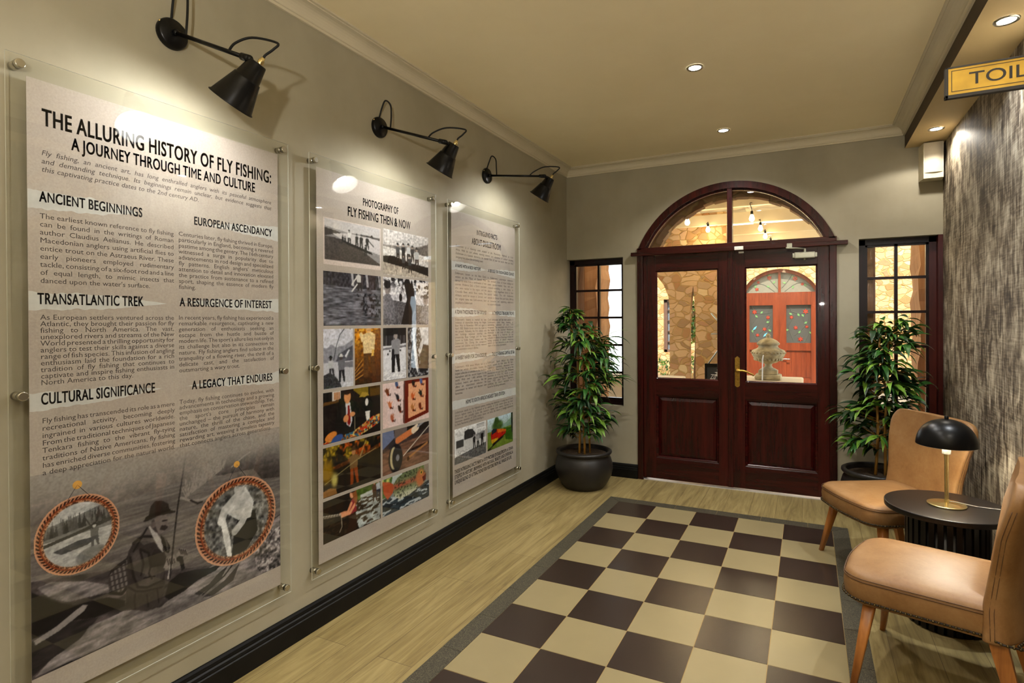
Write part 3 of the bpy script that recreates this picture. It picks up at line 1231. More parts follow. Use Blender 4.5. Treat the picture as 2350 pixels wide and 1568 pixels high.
q.line([(.74, .55), (.80, .585), (.84, .60)], .005, (196, 188, 182))
rk = q.pmask([(-.01, .335), (.233, .281), (.303, .253), (.40, .21), (.55, .165), (.65, .14), (.80, .20), (1.01, .26), (1.01, -.01), (-.01, -.01)])
q.mix(rk, (84, 76, 78))
q.mottle(14, .55, 26, 4, 6, rk)
q.poly([(.015, .305), (.055, .311), (.156, .272), (.233, .227), (.238, .196), (.188, .206), (.104, .219), (.055, .253)], (156, 148, 150))
q.poly([(.001, .299), (.055, .247), (.119, .2), (.233, .18), (.291, .141), (.29, .122), (.188, .125), (.114, .148), (.002, .139)], (22, 16, 18))
q.poly([(0, .13), (.1, .15), (.2, .12), (.144, .072), (.053, .042), (0, .01)], (52, 46, 48))
q.poly([(.144, .072), (.171, .102), (.29, .103), (.422, .055), (.55, .12), (.70, .15), (.85, .20), (1, .25), (1, 0), (.389, 0), (.008, .007), (.053, .042)], (158, 150, 152))
q.mottle(20, .6, 70, 4, 8, rk)
q.poly([(.439, .089), (.456, .144), (.498, .162), (.556, .153), (.639, .131), (.70, .135), (.66, .11), (.577, .101), (.519, .080), (.456, .07)], (18, 12, 14))
q.poly([(.562, .049), (.63, .064), (.67, .092), (.72, .11), (.678, .059), (.584, .032)], (46, 40, 42))
q.poly([(.599, .018), (.702, .049), (.778, .10), (.743, .032), (.646, .005)], (64, 58, 60))
q.line([(.60, .03), (.70, .07), (.76, .12)], .005, (20, 16, 16))
q.poly([(.006, .131), (.068, .149), (.15, .189), (.166, .181), (.156, .165), (.078, .13), (.011, .114)], (186, 178, 178))
gm = q.pmask([(.866, .037), (.85, .13), (.90, .19), (1, .20), (1, .004), (.903, -.002)])
q.mottle(80, 1.0, 80, 2, 9, gm)
creel = q.pmask([(.233, .253), (.242, .278), (.292, .3), (.305, .285), (.302, .202), (.279, .172), (.241, .192)])
q.mix(creel, (150, 142, 142))
q.mix(creel * (np.sin(q.X * 420 + q.Y * 60) > .0), (84, 76, 76))
q.mix(creel * (np.sin(q.Y * 300) > .75), (70, 62, 62))
q.poly([(.233, .253), (.242, .278), (.292, .3), (.297, .288), (.245, .267)], (44, 36, 38))
q.line([(.241, .192), (.279, .172), (.30, .19)], .010, (26, 20, 22))
q.line([(.32, .34), (.30, .30), (.27, .288)], .006, (50, 44, 44))
CO = [(.379, .398), (.354, .38), (.323, .354), (.304, .325), (.299, .288), (.302, .221), (.294, .166), (.293, .121), (.32, .092), (.37, .064), (.409, .061), (.432, .092), (.439, .144), (.44, .213), (.447, .251), (.431, .299), (.405, .349)]
coat = q.pmask(CO)
q.mix(coat, (70, 62, 62))
q.mix(q.pmask([(.379, .398), (.354, .38), (.335, .362), (.36, .33), (.40, .33), (.42, .30), (.405, .349)]), (110, 102, 100))
arm = q.pmask([(.31, .316), (.347, .322), (.378, .291), (.384, .234), (.43, .225), (.44, .199), (.43, .162), (.371, .159), (.336, .174), (.321, .22)])
q.mix(arm, (92, 84, 84))
q.mix(q.pmask([(.40, .30), (.43, .29), (.445, .25), (.44, .225), (.39, .235), (.385, .27)]), (50, 42, 44))
q.mottle(24, .42, 24, 4, 10, coat)
for pts, wd in (([(.347, .318), (.378, .291), (.386, .234), (.43, .226)], .007), ([(.31, .30), (.322, .22), (.337, .174), (.371, .158), (.43, .161)], .007), ([(.347, .312), (.359, .258), (.349, .215)], .006),
                ([(.384, .231), (.378, .21), (.39, .185)], .005), ([(.303, .188), (.33, .16), (.358, .148), (.429, .134)], .005), ([(.327, .15), (.324, .127), (.327, .096)], .005),
                ([(.373, .393), (.347, .355), (.322, .318)], .006), ([(.322, .351), (.354, .366), (.395, .352), (.424, .325)], .008), ([(.36, .20), (.40, .19)], .004), ([(.37, .13), (.375, .08)], .004), ([(.41, .135), (.415, .08)], .004)):
    q.line(pts, wd, (36, 28, 30))
q.poly([(.378, .398), (.392, .394), (.411, .36), (.431, .319), (.434, .273), (.417, .297), (.395, .349)], (222, 216, 216))
q.poly([(.424, .349), (.448, .32), (.463, .287), (.457, .261), (.441, .274), (.428, .317)], (24, 18, 20))
q.line([(.440, .335), (.450, .30), (.452, .275)], .004, (110, 104, 104))
q.poly([(.389, .414), (.412, .424), (.449, .424), (.455, .408), (.453, .388), (.459, .375), (.448, .368), (.441, .357), (.421, .352), (.402, .368), (.388, .391)], (150, 138, 136))
q.poly([(.389, .414), (.40, .42), (.405, .39), (.415, .36), (.402, .368), (.388, .391)], (84, 74, 74))
q.poly([(.428, .385), (.445, .382), (.455, .370), (.441, .360), (.422, .371)], (58, 48, 48))
q.ell(.396, .397, .009, .013, (126, 114, 112))
q.line([(.434, .402), (.450, .400)], .005, (46, 38, 40))
q.poly([(.38, .442), (.388, .476), (.403, .491), (.432, .485), (.456, .466), (.461, .437), (.486, .427), (.483, .421), (.459, .424), (.412, .428), (.367, .419), (.36, .423), (.368, .435)], (44, 36, 36))
q.mottle(70, .5, 70, 2, 12, q.pmask([(.38, .442), (.388, .476), (.403, .491), (.432, .485), (.456, .466), (.461, .437)]))
q.line([(.372, .434), (.412, .439), (.461, .438)], .008, (20, 14, 16))
q.poly([(.481, .224), (.499, .237), (.514, .226), (.523, .173), (.509, .168), (.5, .21)], (20, 14, 16))
q.poly([(.435, .211), (.447, .237), (.471, .249), (.485, .237), (.488, .218), (.467, .209), (.447, .2)], (176, 166, 164))
q.poly([(.486, .245), (.506, .266), (.531, .25), (.536, .232), (.513, .23), (.495, .235)], (170, 160, 158))
for k in range(4):
    q.line([(.500 + .008 * k, .262 - .004 * k), (.508 + .008 * k, .240 - .004 * k)], .003, (60, 50, 50))
    q.line([(.450 + .009 * k, .240 - .003 * k), (.456 + .008 * k, .214)], .003, (70, 60, 60))
q.line([(.455, .162), (.466, .21)], .010, (216, 210, 208))
q.line([(.46, .16), (.479, .323), (.493, .431), (.538, .696)], .0045, (34, 28, 30))
# fade into the parchment at the top
fade = sstep(A * .66, A * .985, q.Y + .05 * q.noise(4, 4, 3, 15))
q.c = q.c * .86
q.mix(fade, (170, 163, 157))
q.build('printed_photo', po1, .842, .384, XP + .0002, 'print')


def oval(cy, cz, ry, rz, seed, paint):
    p = Pic(2 * ry, 2 * rz, 150, seed)
    paint(p)
    u, v = (p.X - .5) * 2, (p.Y - p.asp / 2) / (p.asp / 2)
    r = np.hypot(u, v)
    th = np.arctan2(v, u)

    def ring(r0, r1, c):
        p.mix(sstep(r0 - .006, r0, r) * (1 - sstep(r1, r1 + .006, r)), c)
    ring(.80, 1.2, (196, 150, 118))
    sp = p.noise(90, 90, 1, 3)
    p.mix(sstep(.79, .80, r) * (1 - sstep(.845, .85, r)) * (sp > .0), (92, 60, 44))
    ring(.85, .885, (146, 78, 46))
    ring(.885, .955, (88, 52, 36))
    p.mix(sstep(.885, .89, r) * (1 - sstep(.95, .955, r)) * (np.sin(th * 62 + r * 60) > .1), (206, 150, 120))
    p.mix(sstep(.885, .89, r) * (1 - sstep(.95, .955, r)) * (np.sin(th * 62 + r * 60 + 2.2) > .55), (28, 18, 14))
    ring(.955, 1.05, (206, 160, 132))
    p.build('oval_portrait', po1, cy - ry, cz - rz, XP + .0005, 'print', (r <= 1.0).astype(int))


def paint_a(p):
    A = p.asp
    p.grad(0, 170, A, 190)
    p.mix(p.pmask([(0, .66 * A), (.4, .72 * A), (1, .86 * A), (1, .5 * A), (0, .5 * A)]), 128)
    rng = np.random.default_rng(2)
    for k in range(70):
        x = rng.random()
        h = .08 + .16 * rng.random()
        y = (.52 + .10 * x) * A
        c = 60 + 60 * rng.random()
        p.poly([(x - .025, y), (x + .025, y), (x, y + h)], c)
    p.poly([(0, .46 * A), (.5, .54 * A), (1, .64 * A), (1, .58 * A), (.5, .50 * A), (0, .42 * A)], 74)
    p.mottle(8, .12, 40, 3, 2)
    p.poly([(.2, .36 * A), (.5, .42 * A), (.75, .40 * A), (.6, .33 * A), (.3, .30 * A)], 92)
    p.ell(.66, .17 * A, .20, .13, 132)
    p.mottle(20, .15)
    p.figure(.68, .29 * A, .30, 110, 96, 190, 60)
    p.line([(.66, .52 * A), (.56, .70 * A)], .012, 70)


def paint_b(p):
    A = p.asp
    p.c[:] = .42
    p.mottle(28, .8, 28, 3, 4)
    p.poly([(.42, .10 * A), (.60, .12 * A), (.75, .30 * A), (.72, .55 * A), (.50, .55 * A), (.44, .3 * A)], 40)
    p.poly([(.36, .62 * A), (.46, .82 * A), (.60, .86 * A), (.70, .66 * A), (.66, .48 * A), (.50, .50 * A)], 206)
    p.line([(.46, .76 * A), (.34, .66 * A), (.30, .55 * A)], .09, 200)
    p.line([(.64, .62 * A), (.55, .46 * A), (.46, .38 * A)], .08, 196)
    p.ell(.52, .86 * A, .065, .08, 178)
    p.ell(.55, .91 * A, .05, .035, 120)
    p.poly([(.28, .60 * A), (.34, .58 * A), (.40, .34 * A), (.42, .10 * A), (.38, .06 * A), (.33, .3 * A)], 224)
    p.mottle(14, .2, 14, 2, 7)


oval(.9645, .7745, .1165, .1225, 3, paint_a)
oval(1.512, .644, .178, .172, 4, paint_b)
nl = MB()
for y, z, yl, zl, yr, zr in ((.961, .929, .925, .872, .995, .886), (1.508, .868, 1.47, .806, 1.548, .812)):
    nl.lathe([(.013, 0), (.012, .0002), (.0, .0003)], (XP + .0007, y, z), 20, (1, 0, 0), 0)
    for a, b in ((yl, zl), (yr, zr)):
        nl.tube([(XP + .0005, y, z), (XP + .0005, a, b)], .0007, 4, 1)
nl.build('printed_nail', [plain('amber_nail_print', rgb(214, 160, 74), .4), 'ink'], po1, fix=False)

# ------------------------------------------------------------------ panel 2: photographs
e2, po2 = wall_panel(1.880, 2.858, 1.925, 2.812, 'middle clear panel of old and new fishing photographs')
w = Words(po2)
w.line('t', 'PHOTOGRAPHY OF', 2.230, 2.512, 2.033, .038, bold=BOLD)
w.line('t', 'FLY FISHING THEN & NOW', 2.123, 2.617, 1.963, .046, bold=BOLD)
w.build({'t': ('heading_text', 'ink')})
PX = XP + .0002


def photo(x0, x1, z0, z1, seed, paint, parent=po2, nx=None, name='printed_photo'):
    p = Pic(x1 - x0, z1 - z0, nx or int((x1 - x0) * 330), seed)
    paint(p, p.asp)
    p.c = np.clip(p.c, 0, 1)
    p.build(name, parent, x0, z0, PX, 'print')


def ph_river(p, A):
    p.c[:] = p.col((214, 206, 200))
    p.grad(.06, (214, 208, 206), A, (196, 194, 196))
    b = p.pmask([(.02, .06), (1, .06), (1, .36), (.02, .46)])
    p.mix(b, (150, 148, 150))
    p.poly([(.02, .44), (.2, .42), (.35, .39), (.14, .37), (.02, .34)], (60, 54, 52))
    p.poly([(.45, .42), (.9, .40), (1, .39), (1, .42), (.7, .43)], (104, 100, 98))
    p.poly([(.78, .415), (.83, .45), (.87, .41)], (70, 64, 62))
    p.poly([(.15, .38), (.45, .42), (1, .38), (1, .2), (.6, .26), (.3, .32)], (206, 202, 204))
    g = p.pmask([(.02, .34), (.3, .33), (.55, .26), (.75, .18), (1, .07), (.98, .06), (.02, .06)])
    p.mix(g, (84, 78, 76))
    p.mottle(60, .35, 90, 3, 2, g)
    p.poly([(.3, .32), (.5, .285), (.82, .22), (.84, .19), (.6, .23), (.4, .27)], (40, 36, 36))
    for x, y, h, c in ((.42, .29, .16, 220), (.55, .26, .16, 50), (.63, .24, .18, 52), (.74, .25, .17, 40), (.71, .16, .14, 44), (.31, .29, .09, 50), (.35, .29, .08, 70)):
        p.figure(x, y, h, c, 50, 150, 40)
    p.line([(.76, .37), (.86, .30)], .008, 60)
    fr = (p.X < .022) | (p.X > .978) | (p.Y < .06) | (p.Y > A - .015)
    p.mix(fr.astype(float), (212, 200, 194))


def ph_group(p, A):
    p.c[:] = p.col((206, 202, 200))
    p.poly([(0, .40), (.4, .42), (.75, .45), (1, .52), (1, .34), (0, .34)], (150, 144, 140))
    p.poly([(.6, .40), (.8, .44), (1, .52), (1, .33), (.8, .33)], (116, 110, 106))
    p.poly([(0, .38), (1, .33), (1, .2), (0, .25)], (214, 210, 206))
    p.poly([(0, .25), (.2, .27), (.6, .2), (1, .17), (1, .02), (.6, .1), (0, .15)], (52, 44, 38))
    g = p.pmask([(0, .17), (.4, .13), (.7, .09), (1, .04), (1, 0), (0, 0)])
    p.mix(g, (182, 172, 160))
    p.mottle(40, .3, 40, 3, 2)
    for x, y, h, c in ((.30, .20, .24, 96), (.42, .21, .24, 62), (.53, .22, .24, 200), (.62, .22, .22, 78), (.72, .14, .28, 190), (.42, .10, .20, 88), (.56, .06, .24, 84)):
        p.figure(x, y, h, c, (70, 62, 56), (176, 160, 148), 60)


def ph_wade(p, A):
    p.grad(.5, (226, 226, 234), A, (206, 208, 218))
    tr = p.pmask([(0, .78), (.1, .76), (.2, .70), (.35, .74), (.5, .70), (.7, .66), (1, .70), (1, .44), (0, .46)])
    p.mix(tr, (70, 68, 74))
    p.mottle(34, .8, 34, 3, 2, tr)
    for x0, x1, y1 in ((.46, .40, .96), (.47, .50, .95), (.48, .56, .90), (.72, .62, .92), (.74, .66, .90), (.96, .92, .9), (.96, .99, .9)):
        p.line([(x0 + .02, .50), (x0, .66), (x1, y1)], .014, (180, 178, 184))
    wt = p.pmask([(0, .49), (.5, .47), (1, .46), (1, 0), (0, 0)])
    p.mix(wt, (112, 112, 120))
    p.mottle(9, .75, 60, 4, 3, wt)
    dk = p.pmask([(.55, .40), (1, .42), (1, .1), (.7, .12)])
    n = p.noise(34, 34, 2, 5)
    p.mix(dk * (n > .12), (40, 40, 46))
    p.figure(.60, .44, .24, (210, 208, 206), 60, 160, 50, -.08, [(-.3, .6), (-.55, .3)])
    p.line([(.56, .52), (.47, .43)], .016, 220)


def ph_old(p, A):
    p.c[:] = p.col((224, 222, 228))
    n = p.noise(22, 22, 3, 2)
    top = sstep(.40, .55, p.Y + .2 * p.X - .1)
    p.mix(top * (n > .05), (54, 52, 56))
    p.mottle(40, .3)
    p.poly([(0, .42), (.4, .42), (1, .36), (1, 0), (0, 0)], (206, 204, 210))
    p.poly([(.2, .34), (.6, .30), (1, .26), (1, 0), (0, 0), (0, .2)], (110, 108, 112))
    p.mottle(60, .4, 60, 2, 3, (p.Y < .3).astype(float))
    p.poly([(.36, 0), (.42, .16), (.50, .36), (.44, .56), (.45, .74), (.55, .76), (.62, .62), (.66, .46), (.70, .30), (.62, .14), (.60, 0)], (36, 34, 38))
    p.poly([(.42, .58), (.40, .72), (.46, .82), (.58, .82), (.62, .66), (.58, .58), (.52, .70)], (196, 192, 194))
    p.ell(.44, .84, .07, .09, (120, 112, 110))
    p.ell(.44, .92, .13, .05, (44, 42, 46), -.15)
    p.ell(.43, .96, .07, .06, (44, 42, 46))
    p.line([(.42, .60), (.38, .44)], .008, 50)
    p.ell(.36, .38, .035, .055, (40, 38, 42))
    p.ell(.09, .50, .065, .085, (150, 142, 140))
    p.ell(.085, .545, .07, .055, (50, 46, 48))
    p.poly([(0, .10), (0, .38), (.06, .42), (.14, .42), (.22, .30), (.24, .06)], (130, 128, 134))
    p.ell(.93, .36, .06, .075, (160, 150, 148))
    p.ell(.93, .41, .06, .035, (90, 86, 88))
    p.poly([(.78, .04), (.84, .26), (.92, .30), (1, .28), (1, 0)], (146, 144, 148))
    p.mottle(50, .3, 50, 2, 6)


def ph_cast(p, A):
    p.grad(0, (204, 206, 214), A, (206, 206, 216))
    p.poly([(0, 1.02), (.12, 1.0), (.25, 1.10), (.4, 1.02), (.7, 1.05), (1, 1.2), (1, .6), (0, .6)], (150, 150, 160))
    p.poly([(.5, .84), (.75, .95), (1, 1.05), (1, .62), (.4, .66)], (96, 96, 106))
    p.mottle(20, .15)
    p.poly([(0, .64), (1, .66), (1, .1), (0, .1)], (196, 196, 204))
    p.poly([(.6, .62), (1, .64), (1, .48), (.7, .5)], (130, 130, 138))
    g = p.pmask([(0, .34), (.2, .40), (.4, .28), (.55, .10), (.6, 0), (0, 0)])
    p.mix(g, (70, 70, 74))
    p.mottle(40, .9, 40, 3, 4, g)
    p.figure(.26, .28, .50, (190, 190, 196), (70, 68, 72), (70, 60, 58), 30, -.05)
    p.figure(.58, .14, .66, (120, 120, 128), (46, 46, 52), (90, 80, 78), (214, 214, 214), 0, [(.25, .86), (.36, 1.04)])
    p.line([(.33, .70), (.42, 1.05), (.55, 1.34), (.72, 1.50), (.92, 1.48)], .010, (70, 70, 76))
    p.poly([(.70, .78), (.84, .95), (.88, .93), (.76, .74)], (220, 220, 226))


def ph_gold(p, A):
    p.grad(0, (70, 44, 22), A, (214, 148, 40))
    p.mottle(10, .4)
    n = p.noise(16, 16, 3, 3)
    p.mix(sstep(.1, .4, n) * sstep(.7, 1.6, p.Y), (240, 196, 90))
    p.mix(sstep(.1, .5, -n) * sstep(.3, 1.1, p.Y) * .8, (110, 60, 14))
    p.poly([(.62, 1.4), (1, 1.5), (1, 0), (.64, 0)], (104, 60, 20), .55)
    p.figure(.52, .18, 1.42, (232, 206, 160), (110, 78, 46), (222, 176, 120), (206, 150, 70), 0, [(-.16, .70), (-.20, .80)])
    p.poly([(.62, .72), (.72, .74), (.73, .9), (.65, .92)], (220, 180, 100))
    for k in range(8):
        p.line([(0, .1 + .04 * k), (.3, .18 + .07 * k)], .014, (196, 150, 80) if k % 2 else (80, 46, 18))
    p.mottle(26, .2, 26, 2, 8)


def ph_winter(p, A):
    p.c[:] = p.col((40, 40, 44))
    for k, x in enumerate(np.linspace(.05, .98, 13)):
        p.line([(x, A * .66), (x + .01, A)], .030 if k % 3 else .012, (120, 118, 122) if k % 2 else (74, 72, 76))
    p.mix((p.Y > A * .86) * .75, (30, 30, 34))
    p.poly([(0, A * .66), (.5, A * .67), (1, A * .70), (1, 0), (0, 0)], (220, 220, 226))
    p.mottle(12, .08, 20)
    p.poly([(0, A * .62), (1, A * .66), (1, A * .62), (0, A * .58)], (130, 128, 134))
    p.mottle(20, .22, 60, 2, 3, (p.Y < A * .2).astype(float))
    p.figure(.50, A * .15, 1.12, (150, 150, 156), (36, 36, 40), (170, 160, 156), 50, .03)
    p.line([(.42, A * .56), (.40, A * .40)], .10, (50, 50, 54))
    for x, y in ((.28, .56), (.74, .56), (.2, .5)):
        p.ell(x, A * y, .03, .03, 50)


def ph_fishman(p, A):
    p.c[:] = p.col((84, 84, 88))
    n = p.noise(18, 18, 2, 2)
    p.mix(sstep(.1, .3, n), (170, 170, 174))
    p.mix(sstep(.1, .3, -n), (40, 40, 44))
    p.poly([(.55, .12), (.95, .14), (1, .6), (1, 1.0), (.60, .95)], (44, 42, 46))
    p.poly([(.50, 1.55), (.62, 1.75), (.85, 1.75), (1, 1.5), (1, .9), (.70, .95)], (214, 214, 218))
    p.line([(.56, 1.66), (.36, 1.5), (.28, 1.25)], .15, (206, 206, 210))
    p.line([(.88, 1.3), (.68, 1.0), (.56, .75)], .13, (196, 196, 200))
    p.ell(.66, 1.82, .12, .14, (186, 180, 180))
    p.poly([(.20, 1.42), (.28, 1.46), (.36, 1.0), (.50, .25), (.44, .10), (.36, .25), (.26, .8)], (232, 232, 236))
    p.mottle(12, .2)


def ph_desk(p, A):
    p.c[:] = p.col((38, 28, 20))
    p.poly([(.5, A), (1, A), (1, .55), (.62, .52), (.5, .6)], (140, 120, 40))
    p.poly([(.78, A), (1, A), (1, .48), (.80, .48)], (104, 78, 24))
    for k in range(4):
        p.line([(.8, .36 + .12 * k), (1, .36 + .12 * k)], .008, (60, 44, 16))
    p.line([(.78, A), (.80, .40)], .02, (50, 36, 20))
    p.poly([(.14, .50), (.28, .52), (.28, A), (.14, A)], (206, 200, 196))
    for k in range(5):
        p.line([(.18 + .02 * k, .52), (.18 + .02 * k, .60)], .008, (180, 110, 50))
    p.poly([(0, .50), (.10, .50), (.10, A), (0, A)], (24, 20, 18))
    p.poly([(0, .46), (.25, .48), (.25, .51), (0, .50)], (110, 80, 40))
    p.poly([(.60, .50), (.8, .48), (.76, .54), (.66, .56)], (176, 150, 70))
    p.poly([(.18, .18), (.22, .40), (.33, .47), (.52, .47), (.60, .38), (.60, .14), (.4, .06)], (18, 15, 16))
    p.poly([(.36, .46), (.44, .46), (.48, .22), (.44, .14), (.38, .18)], (206, 206, 210))
    p.poly([(.40, .42), (.43, .42), (.45, .20), (.42, .16), (.39, .2)], (140, 30, 26))
    p.ell(.395, .53, .058, .085, (214, 156, 110))
    p.ell(.39, .60, .066, .045, (54, 34, 22))
    p.ell(.37, .26, .05, .045, (212, 150, 104), .8)
    p.ell(.48, .30, .05, .03, (214, 156, 110))
    p.line([(.52, .26), (.52, .10)], .01, (160, 150, 130))
    p.ell(.76, .38, .10, .12, (20, 17, 16))
    p.ell(.77, .24, .09, .14, (22, 18, 18))
    p.ell(.74, .42, .03, .05, (226, 222, 216))
    p.poly([(.71, .30), (.80, .30), (.79, .14), (.74, .14)], (228, 224, 220))
    d = p.pmask([(0, .02), (.5, .08), (.85, .22), (1, .24), (1, .12), (.6, 0), (0, 0)])
    p.mix(d, (178, 116, 44))
    n, n2 = p.noise(30, 40, 2, 4), p.noise(26, 34, 2, 5)
    p.mix(d * (n > .15), (214, 190, 120))
    p.mix(d * (n < -.2), (86, 40, 20))
    p.mix(d * (n2 > .28), (60, 110, 140))
    p.mix(d * (n2 < -.32), (190, 60, 40))
    p.ell(.12, .08, .10, .05, (212, 140, 70), .3)
    p.ell(.22, .03, .10, .05, (70, 96, 150), .3)


def ph_flies(p, A):
    p.c[:] = p.col((222, 200, 196))
    p.poly([(.02, A), (.40, A), (.48, 0), (.12, 0)], (226, 206, 204))
    p.mottle(6, .05)
    p.poly([(.45, 0), (.46, A), (1, A), (1, .08)], (120, 44, 22))
    p.poly([(.52, .06), (.53, A - .05), (.93, A - .03), (.92, .12)], (224, 172, 136))
    p.poly([(.41, .02), (.45, 0), (.46, A), (.43, A)], (66, 30, 24), .7)
    rng = np.random.default_rng(3)
    for x, y, c in ((.09, .48, (120, 70, 40)), (.28, .56, (86, 104, 140)), (.30, .38, (60, 56, 60)), (.14, .30, (206, 130, 90)), (.34, .22, (70, 54, 44)), (.18, .12, (180, 110, 80)),
                    (.64, .54, (60, 50, 40)), (.82, .55, (90, 110, 160)), (.62, .36, (206, 110, 60)), (.81, .38, (40, 50, 46)), (.62, .20, (186, 130, 80)), (.79, .20, (120, 60, 36))):
        p.ell(x, y, .028, .05, c, .4, .3)
        p.ell(x + .02, y - .04, .022, .016, (150, 60, 30), 0, .3)
        for k in range(4):
            p.line([(x, y - .02), (x + rng.uniform(-.06, .06), y + rng.uniform(.0, .07))], .006, c)
        p.line([(x + .02, y - .04), (x + .06, y - .055), (x + .065, y - .03)], .007, (50, 36, 30))


def ph_autumn(p, A):
    p.grad(0, (40, 30, 16), A, (52, 46, 16))
    m = p.pmask([(0, A), (1, A), (1, .42), (.6, .38), (0, .28)])
    n = p.noise(12, 12, 3, 2)
    p.mix(m * sstep(0, .35, n), (150, 128, 40))
    p.mix(m * sstep(.05, .4, -n), (28, 26, 12))
    p.mix(m * sstep(.25, .5, p.noise(9, 9, 3, 6)), (160, 84, 30))
    p.mottle(40, .5, 40, 2, 3, m)
    p.poly([(.2, .35), (.6, .40), (1, .48), (1, .42), (.6, .35), (.2, .30)], (140, 74, 34), .5)
    p.mottle(26, .5, 8, 3, 5, 1 - m)
    p.ell(.06, .30, .10, .14, (150, 120, 30), 0, .5)
    p.mix(p.pmask([(0, 0), (.22, 0), (.2, .07), (.1, .1), (0, .08)]), (150, 112, 66))
    p.ell(.18, .18, .05, .08, (190, 180, 110), 0, .6)
    p.figure(.50, .05, .44, (130, 104, 70), (150, 80, 34), (190, 140, 100), (90, 70, 50), 0, [(.22, .70), (.36, .86)])
    p.line([(.62, .38), (.72, .56)], .006, (190, 170, 120))
    p.line([(.02, .16), (.55, .34), (.9, .42)], .005, (170, 160, 120))


def ph_reel(p, A):
    p.grad(0, (110, 84, 72), A, (60, 56, 60))
    p.poly([(0, .30), (.45, .36), (1, .40), (1, 0), (0, 0)], (128, 98, 82))
    p.mottle(8, .3, 40, 3, 2)
    p.poly([(0, A), (.22, A), (.24, .46), (0, .34)], (120, 130, 160))
    p.poly([(.24, A), (.5, A), (.5, .40), (.24, .38)], (116, 106, 104))
    p.poly([(.5, A), (1, A), (1, .48), (.5, .44)], (40, 38, 34))
    p.line([(.5, .22), (1, .26)], .03, (60, 44, 36))
    p.line([(.16, .36), (.36, .42)], .075, (70, 66, 70))
    p.line([(.30, .41), (.66, .50)], .085, (206, 132, 86))
    p.line([(.64, .49), (.72, .52)], .09, (226, 210, 190))
    p.line([(.74, .53), (1, .62)], .03, (150, 150, 156))
    p.line([(1, .50), (.42, .18)], .010, (220, 214, 200))
    p.ell(.26, .18, .14, .19, (34, 34, 38))
    p.ell(.22, .19, .075, .15, (196, 184, 150))
    p.ell(.29, .18, .10, .16, (48, 48, 54))
    p.ell(.30, .18, .035, .045, (140, 140, 146))
    p.line([(.50, .12), (.72, .19), (.96, .26)], .026, (176, 130, 84))
    p.ell(.52, .12, .03, .03, (80, 50, 30))


def ph_girl(p, A):
    p.c[:] = p.col((46, 34, 22))
    p.mottle(10, .4)
    m = p.pmask([(.55, A), (1, A), (1, 0), (.6, 0), (.5, .2)])
    p.mix(m, (176, 184, 186))
    n = p.noise(10, 44, 3, 4)
    p.mix(m * (n < -.02) * (p.Y < .42), (70, 56, 40))
    p.mix(p.pmask([(.52, A), (1, A), (1, .44), (.55, .36)]), (90, 110, 50))
    p.mottle(20, .35, 20, 3, 5)
    p.poly([(.62, .42), (1, .44), (1, .40), (.62, .38)], (196, 200, 200))
    p.mix(sstep(.12, .4, p.noise(14, 40, 3, 6)) * (p.Y < .3) * (p.X < .5) * .5, (110, 90, 70))
    p.mix(p.pmask([(.36, 0), (.42, .14), (.40, .24), (.52, .26), (.56, .12), (.54, 0)]), (64, 42, 30))
    p.poly([(.41, .22), (.43, .36), (.48, .42), (.54, .38), (.55, .24)], (150, 60, 66))
    p.line([(.46, .36), (.40, .27), (.27, .28)], .036, (222, 160, 124))
    p.line([(.52, .33), (.44, .25), (.30, .25)], .036, (226, 166, 130))
    p.ell(.475, .475, .042, .055, (224, 166, 132))
    p.poly([(.47, .50), (.54, .52), (.57, .40), (.54, .30), (.50, .40)], (150, 96, 56))
    p.ell(.485, .525, .055, .035, (30, 28, 36))
    p.line([(.41, .51), (.47, .515)], .02, (30, 28, 36))
    p.line([(.0, .33), (.28, .28)], .008, (196, 190, 180))
    p.line([(0, .31), (.28, .265)], .006, (170, 160, 150))
    p.line([(.29, .25), (.30, .12), (.26, .06)], .007, (190, 180, 160))
    p.figure(.88, .27, .26, (96, 64, 48), (80, 60, 44), (196, 140, 110), (110, 50, 40))
    p.figure(.95, .31, .22, (180, 186, 196), (60, 66, 80), (196, 140, 110), (220, 220, 220))


